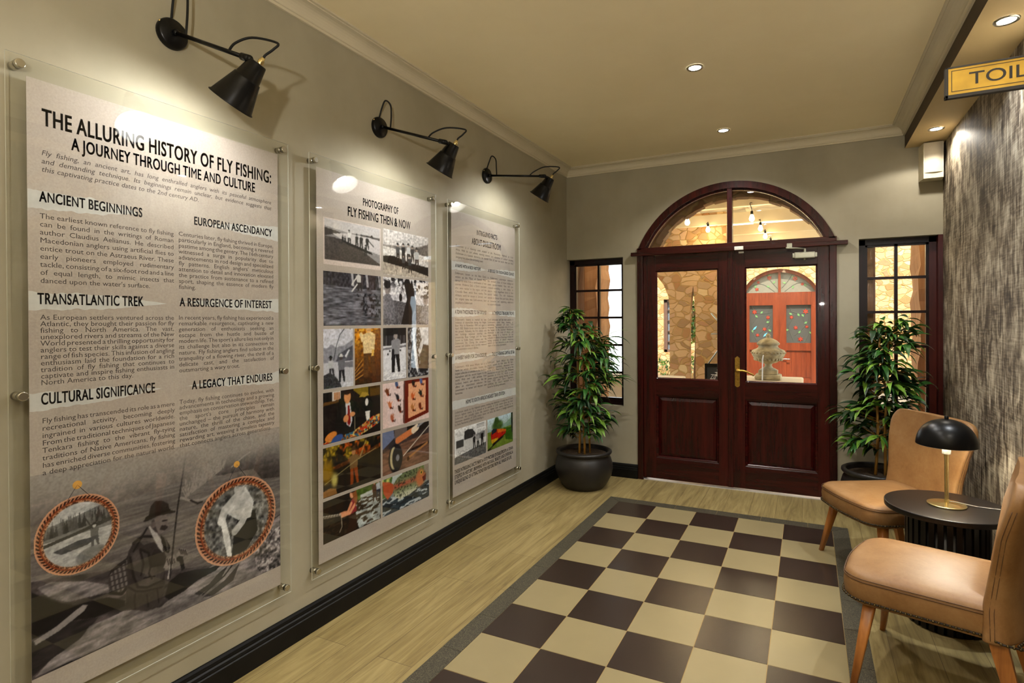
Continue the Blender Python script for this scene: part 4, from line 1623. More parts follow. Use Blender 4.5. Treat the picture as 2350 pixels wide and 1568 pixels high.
def ph_trout(p, A):
    p.grad(0, (70, 80, 86), A, (196, 206, 204))
    p.mix(p.pmask([(0, A), (.2, A), (.16, .3), (0, .2)]), (92, 122, 70))
    p.mix(p.pmask([(.40, A), (.7, A), (.66, .36), (.42, .4)]), (40, 40, 38))
    p.mix(p.pmask([(.62, A), (1, A), (1, .42), (.7, .38)]), (104, 128, 74))
    n = p.noise(18, 18, 3, 2)
    p.mix((sstep(.1, .3, n)) * ((p.X > .62) | (p.X < .16)) * (p.Y > .36), (196, 200, 120))
    p.poly([(.86, .6), (1, .6), (1, .2), (.9, .3)], (150, 140, 130))
    wt = p.pmask([(0, .24), (.5, .16), (1, .24), (1, 0), (0, 0)])
    p.mix(wt, (52, 62, 70))
    p.mottle(10, .8, 50, 3, 3, wt)
    p.mix(wt * (p.noise(8, 40, 3, 7) > .2), (190, 198, 204))
    p.poly([(0, .46), (.14, .42), (.24, .36), (.20, .26), (.10, .20), (.02, .30)], (186, 96, 62))
    p.poly([(.20, .36), (.30, .44), (.5, .50), (.68, .52), (.84, .46), (.93, .36), (.90, .24), (.78, .20), (.55, .15), (.34, .14), (.22, .22)], (122, 132, 98))
    f = p.pmask([(.20, .36), (.30, .44), (.5, .50), (.68, .52), (.84, .46), (.93, .36), (.90, .24), (.78, .20), (.55, .15), (.34, .14), (.22, .22)])
    p.mix(f * (1 - sstep(.16, .30, p.Y)), (206, 206, 186))
    p.mix(f * np.exp(-((p.Y - .33) / .035) ** 2) * .8, (196, 92, 76))
    p.mix(f * (p.noise(60, 60, 1, 5) > .35) * .7, (44, 48, 36))
    p.ell(.80, .32, .10, .12, (190, 120, 80), 0, .3)
    p.ell(.82, .39, .03, .03, (220, 190, 90))
    p.ell(.82, .39, .014, .016, (20, 18, 16))
    p.poly([(.84, .32), (.93, .34), (.92, .26), (.86, .25)], (110, 40, 34))


photo(1.965, 2.364, 1.709, 1.932, 11, ph_river)
photo(2.382, 2.785, 1.690, 1.938, 12, ph_group)
photo(1.963, 2.362, 1.417, 1.677, 13, ph_wade)
photo(2.380, 2.784, 1.417, 1.677, 14, ph_old)
photo(1.961, 2.155, 1.115, 1.401, 15, ph_cast)
photo(2.166, 2.359, 1.115, 1.401, 16, ph_gold)
photo(2.377, 2.571, 1.115, 1.401, 17, ph_winter)
photo(2.586, 2.783, 1.115, 1.401, 18, ph_fishman)
photo(1.957, 2.352, 0.855, 1.099, 19, ph_desk)
photo(2.372, 2.780, 0.858, 1.101, 20, ph_flies)
photo(1.954, 2.352, 0.602, 0.838, 21, ph_autumn)
photo(2.367, 2.780, 0.605, 0.838, 22, ph_reel)
photo(1.952, 2.350, 0.386, 0.586, 23, ph_girl)
photo(2.364, 2.778, 0.386, 0.585, 24, ph_trout)

# ------------------------------------------------------------------ panel 3: facts about the town
e3, po3 = wall_panel(2.985, 3.972, 3.030, 3.905, 'farthest clear panel, poster of intriguing facts with a red train picture')
st = MB()
torn(st, 3.0305, 3.46, 1.825, 1.771, 1.826, 1.774, 21, 'r')
torn(st, 3.46, 3.9045, 1.812, 1.790, 1.824, 1.768, 23, 'l')
torn(st, 3.0305, 3.47, 1.524, 1.466, 1.522, 1.470, 25, 'r')
torn(st, 3.48, 3.9045, 1.510, 1.486, 1.518, 1.467, 27, 'l')
torn(st, 3.0305, 3.50, 1.226, 1.165, 1.222, 1.170, 29, 'r')
torn(st, 3.48, 3.9045, 1.212, 1.190, 1.222, 1.166, 31, 'l')
torn(st, 3.0305, 3.9045, .922, .866, .919, .863, 33, 'n')
st.build('torn_paper_strip', 'torn_white', po3, fix=False)
w = Words(po3)
w.line('t', 'INTRIGUING FACTS', 3.339, 3.626, 2.033, .034, bold=BOLD)
w.line('t', 'ABOUT DULLSTROOM', 3.277, 3.681, 1.962, .043, bold=BOLD)
for t, a, b, z, c in (('A NAME WITH A RICH HISTORY', 3.074, 3.392, 1.789, .022), ('A REFUGE FOR ENDANGERED CRANES', 3.491, 3.884, 1.788, .022), ('A TOWN TWICE RAZED TO THE GROUND', 3.068, 3.465, 1.485, .026),
                      ('A TIMEPIECE TREASURE TROVE', 3.550, 3.881, 1.484, .025), ('A WHISKY HAVEN FOR CONNOISSEURS', 3.069, 3.466, 1.186, .027), ('THE FLY-FISHING CAPITAL OF SA', 3.540, 3.884, 1.187, .025),
                      ("HOME TO SOUTH AFRICA'S HIGHEST TRAIN STATION", 3.189, 3.731, .886, .026)):
    w.line('t', t, a, b, z, c, bold=BOLD)
CB3 = .0142
w.para('i', ['Dullstroom is a charming town situated in the Mpumalanga Highlands of South', 'Africa. With its cool climate, stunning scenery, and abundance of outdoor activities,',
             'Dullstroom is a popular destination for tourists from all over the world. Here are some', 'intriguing facts about this enchanting town:'], 3.078, 3.873, 1.921, 1.849, CB3, .95, .2)
w.para('b', ['Dullstroom, known to the first Dutch', "settlers as the 'Place of Eternal Mist,'", 'derived its name from a combination of two', 'sources: Wolterus Dull, a Dutch merchant', 'who once resided in the region, and the',
             'Crocodile River, which flows nearby. The', "Afrikaans word for stream is 'stroom', and", 'the original name was Dull\u2019s-stroom, later', 'simplified to Dullstroom.'], 3.071, 3.466, 1.743, 1.552, CB3)
w.para('b', ["In Dullstroom's picturesque landscapes,", 'this sanctuary hosts all three endangered', 'crane species\u2014wattled, blue, and grey', 'crowned\u2014providing a rare chance to', 'observe these magnificent birds in their',
             'natural habitat. The rich biodiversity', 'extends to diverse flora and fauna, offering', 'an immersive and captivating experience', 'for nature enthusiasts.'], 3.483, 3.872, 1.741, 1.551, CB3)
w.para('b', ["Dullstroom's history is marked by two", 'instances of destruction during the Anglo-', 'Boer War: in November 1900 and again in', 'April 1902. British forces razed the town to', 'the ground. Following the first attack, only',
             'two buildings remained standing: the', 'present-day Rose Cottage and the house', "known as 'Little Foxes,' located near the", 'Dullstroom Inn. During the occupation,', 'women and children were forcibly removed', 'to concentration camps in Belfast.'],
       3.068, 3.464, 1.441, 1.248, CB3)
w.para('b', ['Clock enthusiasts will find their paradise in', "Dullstroom's clock shop, boasting an", 'astonishing collection of over 7,000', 'timepieces. This remarkable array of clocks,', 'the largest in the Southern Hemisphere,',
             'showcases a vast array of designs and', 'styles, making it a must-visit for any', 'collector or admirer of horology. Amidst the', 'ticking symphony of diverse timepieces,', 'visitors can lose themselves in the timeless', 'charm of this unique destination.'],
       3.480, 3.870, 1.441, 1.255, CB3)
w.para('b', ["Dullstroom's Wild about Whisky bar is a", 'haven for whisky aficionados, housing the', 'largest collection of whiskies in the Southern', 'Hemisphere and the second largest in the', 'world. With over 1,400 whiskies from',
             'Scotland, Ireland, and America, the bar', 'offers an unparalleled selection for', 'connoisseurs to savour and discover new', 'favourites.'], 3.065, 3.460, 1.132, .960, CB3)
w.para('b', ["Dullstroom, South Africa's fly fishing", 'capital, earned its title when HJ Gurr,', 'Lydenburg\u2019s postmaster, discovered trout', 'in the Dorps River in 1912. This led to the', 'introduction of trout from Cape Winelands',
             'hatcheries in 1916. F.C. Braun, a local', 'jeweler, ensured ongoing stocking of trout', "from 1927 after Gurr's departure,", "solidifying the town's reputation as a", 'haven for fly fishing enthusiasts.'], 3.475, 3.868, 1.135, .961, CB3)
w.para('b', ['Dullstroom stands on the Highveld plateau, holding the distinction of being one of South', "Africa's highest towns. It is situated at an altitude of 2,100 meters above sea level.", "Dullstroom also proudly claims the country's highest train station. Perched at an",
             'impressive elevation of 2,076 meters above sea level, the station is lovingly maintained', 'by Aunt Nerinarie, a cherished local figure.'], 3.059, 3.857, .837, .758, CB3)
for i, t in enumerate(['THESE INTRIGUING FACTS PAINT A VIVID PICTURE OF DULLSTROOM, A TOWN', 'STEEPED IN HISTORY, BRIMMING WITH NATURAL BEAUTY, AND OFFERING A', 'UNIQUE BLEND OF ATTRACTIONS FOR VISITORS FROM ALL WALKS OF LIFE.']):
    w.line('c', t, 3.052, 3.853 - .02 * (i == 2), .450 - .034 * i, .025, bold=BOLD)
w.build({'t': ('heading_text', 'ink'), 'i': ('introduction_text', 'ink_soft'), 'b': ('body_text', 'ink_soft'), 'c': ('closing_text', 'ink')})


def ph_station(p, A):
    p.grad(0, 150, A, 226)
    p.mix(p.pmask([(.28, .36), (.3, .50), (.4, .52), (.55, .50), (.64, .42), (.64, .34)]), 66)
    p.mottle(30, .25)
    p.mix(p.pmask([(0, .34), (1, .38), (1, .16), (0, .12)]), 200)
    p.poly([(.60, .38), (1, .42), (1, .30), (.6, .30)], 128)
    p.poly([(.02, .44), (.28, .44), (.28, .38), (.02, .38)], 226)
    p.poly([(.05, .38), (.28, .38), (.28, .26), (.05, .26)], 80)
    p.line([(.03, .44), (.03, .02)], .02, 236)
    p.line([(.28, .46), (.28, .14)], .016, 216)
    p.poly([(.66, .58), (.98, .58), (.97, .47), (.67, .47)], 232)
    for k in range(3):
        p.line([(.69, .55 - .025 * k), (.94, .55 - .025 * k)], .008, 130)
    p.line([(.66, .58), (.65, .16)], .014, 222)
    p.line([(.97, .58), (.97, .18)], .014, 222)
    p.poly([(0, .12), (1, .20), (1, 0), (0, 0)], 110)
    p.mottle(40, .35, 60, 3, 4, (p.Y < .2).astype(float))
    p.figure(.60, .14, .26, 60, 90, 150)
    p.figure(.72, .15, .25, 160, 44, 150)
    p.figure(.86, .16, .26, 36, 40, 150)


def ph_train(p, A):
    p.grad(0, (120, 130, 90), A, (196, 216, 228))
    p.poly([(0, .36), (.4, .40), (1, .46), (1, .3), (0, .3)], (150, 172, 176))
    p.poly([(.5, .36), (1, .52), (1, .3), (.5, .3)], (138, 166, 150))
    p.poly([(0, .34), (1, .34), (1, 0), (0, 0)], (120, 140, 60))
    p.poly([(.6, .34), (1, .30), (1, .04), (.7, .1)], (64, 104, 30))
    p.ell(.38, .42, .20, .10, (78, 104, 56), 0, .3)
    p.ell(.34, .50, .09, .09, (70, 96, 50), 0, .3)
    p.poly([(.92, .62), (1, .62), (1, .2), (.94, .2)], (26, 34, 22))
    p.poly([(0, .02), (.25, .04), (.8, .22), (.7, .18), (.1, 0), (0, 0)], (70, 62, 50))
    p.poly([(.14, .14), (.20, .10), (.70, .22), (.72, .30), (.36, .36), (.20, .38), (.12, .30)], (176, 44, 24))
    p.poly([(.36, .36), (.72, .30), (.72, .26), (.38, .28)], (206, 110, 40))
    p.poly([(.15, .36), (.22, .38), (.34, .37), (.34, .31), (.16, .28)], (50, 60, 70))
    p.poly([(.14, .14), (.20, .10), (.40, .15), (.40, .19), (.14, .19)], (196, 160, 40))
    p.poly([(.16, .06), (.66, .20), (.68, .22), (.2, .11)], (30, 28, 26))
    p.line([(.0, .015), (.6, .17)], .014, (40, 36, 34))
    p.mottle(24, .16)


photo(3.052, 3.450, 0.506, 0.736, 31, ph_station, po3)
photo(3.470, 3.854, 0.509, 0.735, 32, ph_train, po3)

# ================================================================== WALL LAMPS
M['bulb_white'] = emit('lamp_bulb_glow', (0.98, 0.98, 0.97, 1), 260.0)


def wall_lamp(y, J, T, O, loop, label):
    e = thing('wall_lamp', label, 'wall lamp', (0, y, 2.482), 'black swing arm lamps on the left wall')
    B = Vector((0, y, 2.482))
    J, T, O = Vector(J), Vector(T), Vector(O)
    ax = (O - T).normalized()
    b = MB()
    b.lathe([(.054, 0), (.055, .004), (.054, .016), (.048, .024), (.0, .026)], B + Vector((.0005, 0, 0)), 32, (1, 0, 0), cap0=True)
    b.lathe([(.010, 0), (.010, .012)], B + Vector((.024, 0, 0)), 14, (1, 0, 0), cap1=True)
    b.build('base', 'black_metal', e)
    MB().ball(B + Vector((.012, -.045, .028)), .005, 8).build('screw', 'brass', e)
    MB().ball(B + Vector((.032, .012, .004)), .006, 8).build('pivot_screw', 'brass', e)
    MB().rod(B + Vector((.03, 0, 0)), J, .0075, .0075, 12).ball(B + Vector((.032, 0, 0)), .012, 12).build('arm', 'black_metal', e)
    j = MB()
    d = (J - B).normalized()
    j.rod(J - d * .012, J + d * .026, .0125, .0125, 16)
    j.ball(J + d * .026, .0125, 12)
    k0 = J + d * .030
    k1 = T + ax * .018
    j.rod(k0, k1 + (k0 - k1).normalized() * .02, .008, .008, 10)
    j.build('joint', 'black_metal', e)
    MB().rod(k1 + (k0 - k1).normalized() * .026, k1, .0075, .0075, 12).build('brass_pivot', 'brass', e)
    s = MB()
    L = (O - T).length
    prof = [(.0, 0), (.027, .0), (.030, .003), (.041, .062), (.0445, .063), (.0455, .068), (.0715, L - .006), (.0765, L - .002), (.0765, L + .001), (.0725, L + .001)]
    s.lathe(prof, T, 40, ax)
    sh = s.build('shade', 'black_metal', e)
    s = MB().lathe([(.0725, L + .001), (.069, L - .006), (.043, .07), (.039, .062), (.028, .005), (.0, .004)], T, 40, ax)
    s.build('shade_lining', 'white_enamel', sh)
    MB().ball(T + ax * (L - .034), .025, 16).build('bulb', 'bulb_white', e)
    MB().lathe([(.010, 0), (.010, .014), (.007, .016), (.007, .024)], T + Vector((.0, .006, 0)) - ax * .0, 14, -ax, cap1=True).build('cord_grip', 'brass', e)
    c = MB()
    c.tube(smooth_path([B + Vector((.012, -.004, .052)), B + Vector((.03, -.006, .052 + loop * .5)), B + Vector((.05, .0, .052 + loop)),
                        B + Vector((.075, .012, .05 + loop * .75)), B + Vector((.080, .012, .03 + loop * .3)), B + d * .085 + Vector((0, 0, .006))], 6), .0042, 8)
    c.build('wall_cord', 'black_cord', e)
    c = MB()
    g = T - ax * .024 + Vector((0, .006, 0))
    mid = B + (J - B) * .80
    c.tube(smooth_path([mid + Vector((0, 0, .005)), mid + Vector((.03, .004, .028)), (mid + g) / 2 + Vector((.02, .01, .06)), g - ax * .05 + Vector((.012, .012, .012)),
                        g - ax * .035 + Vector((.012, .006, 0)), g - ax * .012, g], 6), .0042, 8)
    c.build('shade_cord', 'black_cord', e)
    return e


wall_lamp(1.280, (.362, 1.305, 2.335), (.398, 1.330, 2.318), (.302, 1.297, 2.188), .16, 'black swing arm wall lamp above the fly fishing history poster')
wall_lamp(2.385, (.402, 2.398, 2.354), (.446, 2.448, 2.348), (.360, 2.438, 2.2195), .085, 'black swing arm wall lamp above the poster of fishing photographs')
wall_lamp(3.520, (.418, 3.565, 2.443), (.462, 3.628, 2.440), (.374, 3.626, 2.313), .085, 'black swing arm wall lamp above the facts poster, nearest the door')

# ================================================================== DOWNLIGHTS
M['downlight_glow'] = emit('downlight_glow', (1.0, 0.96, 0.88, 1), 28.0)
M['downlight_cool'] = emit('downlight_cool_glow', (0.86, 0.93, 1.0, 1), 40.0)


def downlight(x, y, z, mat, energy, color, label, group, spot=2.3, blend=.6, tilt=(0, 0)):
    e = thing('downlight', label, 'downlight', (x, y, z), group)
    MB().lathe([(.033, -.002), (.036, -.0055), (.046, -.005), (.048, -.0005)], (x, y, z), 32).build('rim', 'chrome', e)
    MB().lathe([(.0335, -.0025), (.0, -.0025)], (x, y, z), 24).build('lens', mat, e)
    add_light('downlight_lamp', 'SPOT', (x, y, z - .012), energy, color, .03, (x + tilt[0], y + tilt[1], 0), spot_size=spot, spot_blend=blend)
    return e


CG, BG = 'downlights in the cream ceiling', 'downlights in the bulkhead'
downlight(1.503, 3.334, HC, 'downlight_cool', 42, (1.0, .97, .93), 'bright cool white downlight in the middle of the ceiling', CG)
downlight(1.506, 4.525, HC, 'downlight_glow', 40, (1.0, .95, .87), 'warm downlight in the ceiling close to the arched door', CG)
downlight(2.852, 3.082, BZ, 'downlight_cool', 48, (.92, .96, 1.0), 'bright cool downlight in the bulkhead above the toilet sign', BG, 2.6, .2)
downlight(2.860, 4.612, BZ, 'downlight_glow', 11, (1.0, .92, .8), 'warm downlight in the bulkhead above the white speaker', BG, 2.6, .2)
for y in (2.14, 0.95, -0.25, -1.45):
    downlight(1.503, y, HC, 'downlight_glow', 24, (1.0, .96, .90), 'ceiling downlight out of the picture, nearer the camera', CG)
for y in (1.55, 0.02):
    downlight(2.855, y, BZ, 'downlight_glow', 22, (1.0, .94, .84), 'bulkhead downlight out of the picture, nearer the camera', BG)

# made-up uplighter, unseen behind the camera, added to brighten the ceiling
M['ceiling_fill_glow'] = emit('ceiling_fill_glow', (1.0, .95, .86, 1), 1700.0)
GX, GY, GZ = 2.30, -0.75, 1.70
gl = thing('added_uplight', 'added black uplighter behind the camera, out of the picture, as fill light for the ceiling', 'fill light', (GX, GY, 0))
MB().lathe([(0, 0), (.14, 0), (.14, .015), (.02, .03), (0, .03)], (GX, GY, 0), 32).build('base', 'black_metal', gl)
MB().lathe([(.012, .02), (.012, GZ - .08)], (GX, GY, 0), 16).build('pole', 'black_metal', gl)
MB().lathe([(.012, -.09), (.05, -.085), (.12, -.05), (.155, .0), (.152, .0), (.117, -.046), (.05, -.08), (0, -.082)], (GX, GY, GZ), 40).build('bowl', 'white_enamel', gl)
MB().ball((GX, GY, GZ - .012), .04, 20).build('bulb', 'ceiling_fill_glow', gl)

# ================================================================== POTTED PLANTS
M['pot'] = plain('dark_glazed_pot', rgb(30, 27, 25), 0.42, 0, 0.5, 0.25, 14, 0.15, 40)
M['soil'] = plain('dry_soil', rgb(70, 58, 46), 0.95, 0, 0.1, 0.4, 60, 0.5, 90)
M['cane'] = wood('bamboo_cane', rgb(120, 82, 30), rgb(170, 124, 52), rgb(196, 150, 72), .5, 'z', 1, 0, .05)
M['leaf_dark'] = plain('leaf_dark', rgb(24, 52, 22), 0.42, 0, 0.45, 0.3, 30)
M['leaf_mid'] = plain('leaf_mid', rgb(46, 92, 32), 0.42, 0, 0.45, 0.25, 30)
M['leaf_light'] = plain('leaf_light', rgb(110, 150, 50), 0.42, 0, 0.45, 0.2, 30)
for k in ('leaf_dark', 'leaf_mid', 'leaf_light'):
    M[k].node_tree.nodes['Principled BSDF'].inputs['Subsurface Weight'].default_value = 0.0


def leaf_blade(mb, p, d, L, wd, droop, rng, mi):
    """a lance-shaped leaf that bends over"""
    p, d = Vector(p), Vector(d).normalized()
    side = d.cross(Vector((0, 0, 1)))
    side = side.normalized() if side.length > 1e-3 else Vector((1, 0, 0))
    side = (side + Vector((0, 0, rng.uniform(-.5, .5)))).normalized()
    n = 7
    prev = p.copy()
    vs, dirv = [], d.copy()
    prof = [.14, .62, .95, 1.0, .86, .6, .28, .02]
    for i in range(n + 1):
        nrm = side.cross(dirv).normalized()
        w = wd * prof[i] * .5
        vs += [prev - side * w + nrm * w * .25, prev, prev + side * w + nrm * w * .25]
        prev = prev + dirv * (L / n)
        dirv = (dirv + Vector((0, 0, -droop / n * (1 + i * .25)))).normalized()
    for q in vs:
        if q.x < .035:
            q.x = .035 + (q.x - .035) * .05
        if q.y > D - .03:
            q.y = D - .03 + (q.y - D + .03) * .05
        if q.x > XR - .03:
            q.x = XR - .03
    fs = []
    for i in range(n):
        for k in (0, 1):
            a = i * 3 + k
            fs.append((a, a + 1, a + 4, a + 3))
    mb.add(vs, fs, mi, True)


def potted_plant(cx, cy, scale, seed, env, canes, nb, label):
    rng = random.Random(seed)
    e = thing('potted_plant', label, 'potted plant', (cx, cy, 0), 'tall leafy plants in dark round pots')
    k = scale
    pr = [(.0, .0), (.165, .0), (.172, .006), (.205, .05), (.236, .11), (.249, .165), (.246, .215), (.232, .262), (.218, .283), (.221, .290), (.236, .296), (.242, .306), (.240, .318),
          (.228, .324), (.214, .321), (.208, .31), (.205, .285), (.0, .285)]
    MB().lathe([(r, h * k) for r, h in pr[:-1]], (cx, cy, 0), 48, cap0=False).build('pot', 'pot', e)
    MB().lathe([(.207, .287 * k), (.12, .293 * k), (0, .295 * k)], (cx, cy, 0), 32).build('soil', 'soil', e)
    tops = []
    for (dx, dy, lx, ly, h, r) in canes:
        pts = [Vector((cx + dx + (lx - dx) * t + .006 * math.sin(t * 9 + dx * 50), cy + dy + (ly - dy) * t, .28 * k + (h - .28 * k) * t)) for t in [i / 8 for i in range(9)]]
        MB().tube(pts, [r * (1 - .45 * i / 8) for i in range(9)], 10).build('cane', 'cane', e)
        tops.append(pts)
    fo = MB()
    tw = MB()
    for b in range(nb):
        z = env[0][0] + (env[-1][0] - env[0][0]) * ((b + rng.random()) / nb)
        for i in range(len(env) - 1):
            if env[i][0] <= z <= env[i + 1][0]:
                t = (z - env[i][0]) / (env[i + 1][0] - env[i][0])
                R = env[i][1] + (env[i + 1][1] - env[i][1]) * t
                ox = env[i][2] + (env[i + 1][2] - env[i][2]) * t
        pts = min(tops, key=lambda P: abs(P[-1].z - z) + rng.random() * .6) if z > min(P[-1].z for P in tops) else rng.choice(tops)
        tt = min(1, max(0, (z - pts[0].z) / (pts[-1].z - pts[0].z)))
        q = pts[0].lerp(pts[-1], tt)
        base = Vector((q.x + ox * tt, q.y, min(z, pts[-1].z + .02)))
        a = rng.uniform(0, 2 * PI)
        out = Vector((math.cos(a), math.sin(a) * .8, rng.uniform(.0, .5)))
        tipR = R * rng.uniform(.30, .72)
        tip = base + out * tipR + Vector((0, 0, z - base.z if z > base.z else 0))
        if tip.x < .06:
            tip.x = .06
        if tip.y > D - .07:
            tip.y = D - .07
        tw.tube([base, base.lerp(tip, .5) + Vector((0, 0, .01)), tip], [.004, .003, .002], 5)
        nl = rng.randint(6, 9)
        for l in range(nl):
            t = .35 + .65 * l / (nl - 1)
            p = base.lerp(tip, t)
            aa = a + rng.uniform(-1.2, 1.2)
            d = Vector((math.cos(aa), math.sin(aa), rng.uniform(-.05, .65)))
            L = min(.22, max(.11, R * .58)) * rng.uniform(.8, 1.2)
            mi = rng.choices([0, 1, 2], [.40, .36, .24])[0]
            leaf_blade(fo, p, d, L, rng.uniform(.030, .044), rng.uniform(.5, 1.5), rng, mi)
    tw.build('twigs', 'cane', e)
    fo.build('foliage', ['leaf_dark', 'leaf_mid', 'leaf_light'], e, fix=False)
    return e


potted_plant(.33, 4.60, 1.0, 7, [(.42, .26, 0), (.62, .31, 0), (.80, .30, 0), (1.02, .38, 0), (1.22, .36, -.02), (1.34, .18, -.06), (1.54, .07, -.07)],
             [(-.02, -.04, -.05, .0, 1.44, .011), (.022, -.05, .0, -.02, 1.22, .011), (.045, .02, .06, .02, 1.20, .009)], 105,
             'full leafy potted bamboo plant in the left corner under the window')
potted_plant(2.54, 4.765, 1.08, 12, [(.48, .27, 0), (.68, .30, 0), (.88, .30, 0), (1.12, .30, .02), (1.30, .26, .03), (1.42, .10, .04)],
             [(-.02, -.03, .0, -.02, 1.30, .011), (.03, -.03, .06, -.03, 1.34, .010), (.05, .03, .04, .03, 1.15, .009)], 95,
             'leafy potted bamboo plant behind the tan chair, before the right window')

# ================================================================== CHAIRS
def leather():
    t = NT('tan_leather')
    v = t.coord()
    a = t.ramp(t.noise(v, 7, 6, .62, .4), [(.3, rgb(120, 82, 42)), (.5, rgb(134, 97, 56)), (.72, rgb(148, 112, 71))])
    n2 = t.noise(v, 60, 5, .7, .8)
    t.color(t.mix(.2, a, t.ramp(n2, [(.3, rgb(112, 75, 38)), (.7, rgb(160, 121, 76))])))
    t.set(.5, 0, .4)
    t.bump(t.noise(v, 240, 3), .10, .001)
    return t.m


M['leather'] = leather()
M['leather_seam'] = plain('leather_seam', rgb(84, 54, 26), .6)
M['leg_wood'] = wood('honey_leg_wood', rgb(128, 74, 28), rgb(172, 108, 48), rgb(198, 132, 66), .4, 'z', 1, .15)
M['nail'] = plain('antique_nail', rgb(84, 70, 44), .38, .85, .5, .3)
M['nail_base'] = plain('dark_braid', rgb(34, 24, 16), .7)


def seat_outline(ins=0.0, n=10):
    """plan of the seat: rounded front corners, wider at the back (local y is forward)"""
    f, b, yf, yb = .262 - ins, .258 - ins, .25 - ins, -.25
    pts = []
    rf = .10 - ins * .6
    for k in range(n + 1):                      # front right corner
        a = PI / 2 * k / n
        pts.append((f - rf + rf * math.cos(a), yf - rf + rf * math.sin(a)))
    for k in range(1, 6):                       # gently bowed front edge
        t = k / 6
        pts.append(((f - rf) * (1 - 2 * t), yf + .014 * math.sin(PI * t)))
    for k in range(n + 1):
        a = PI / 2 + PI / 2 * k / n
        pts.append((-(f - rf) + rf * math.cos(a), yf - rf + rf * math.sin(a)))
    for k in range(1, 9):
        t = k / 8
        pts.append((-(f + (b - f) * _s3(t)), (yf - rf) + (yb - yf + rf) * t))
    for k in range(1, 5):
        t = k / 5
        pts.append((-b + 2 * b * t, yb))
    for k in range(8, 0, -1):
        t = k / 8
        pts.append((f + (b - f) * _s3(t), (yf - rf) + (yb - yf + rf) * t))
    return pts


def _s3(t):
    return t * t * (3 - 2 * t)


def loft(mb, loops, cap0=True, cap1=True, mi=0):
    n = len(loops[0])
    vs = [p for l in loops for p in l]
    fs = []
    for i in range(len(loops) - 1):
        for k in range(n):
            k2 = (k + 1) % n
            fs.append((i * n + k, i * n + k2, (i + 1) * n + k2, (i + 1) * n + k))
    mb.add(vs, fs, mi, True)
    if cap0:
        mb.add(loops[0], [tuple(range(n - 1, -1, -1))], mi, True)
    if cap1:
        mb.add(loops[-1], [tuple(range(n))], mi, True)


ZS0, ZS1, ZBT = .330, .442, .885


def back_w(z):
    t = (z - ZS0) / (ZBT - ZS0)
    kz = [(.33, .289), (.40, .274), (.47, .260), (.55, .263), (.64, .280), (.73, .300), (.80, .312), (.90, .314)]
    for (za, wa), (zb, wb) in zip(kz[:-1], kz[1:]):
        if za <= z + 1e-9 <= zb:
            w = wa + (wb - wa) * _s3((z - za) / (zb - za)) * .6 + (wb - wa) * .4 * (z - za) / (zb - za)
    top = ZBT - .085
    if z > top:
        w -= .085 * (1 - math.sqrt(max(0, 1 - ((z - top) / .0855) ** 2)))
    return w


def back_front(u, z):
    """front face of the backrest: leans back, edges wrap forward"""
    return -.215 - .165 * max(0, z - ZS1) + .045 * abs(u) ** 2.2 * (1 - .6 * max(0, (z - .70) / (ZBT - .70)))


def back_thick(z):
    t = (z - ZS0) / (ZBT - ZS0)
    th = .105 - .040 * t
    if z > ZBT - .03:
        th *= .45 + .55 * math.sqrt(max(0, 1 - ((z - ZBT + .03) / .0305) ** 2))
    return th


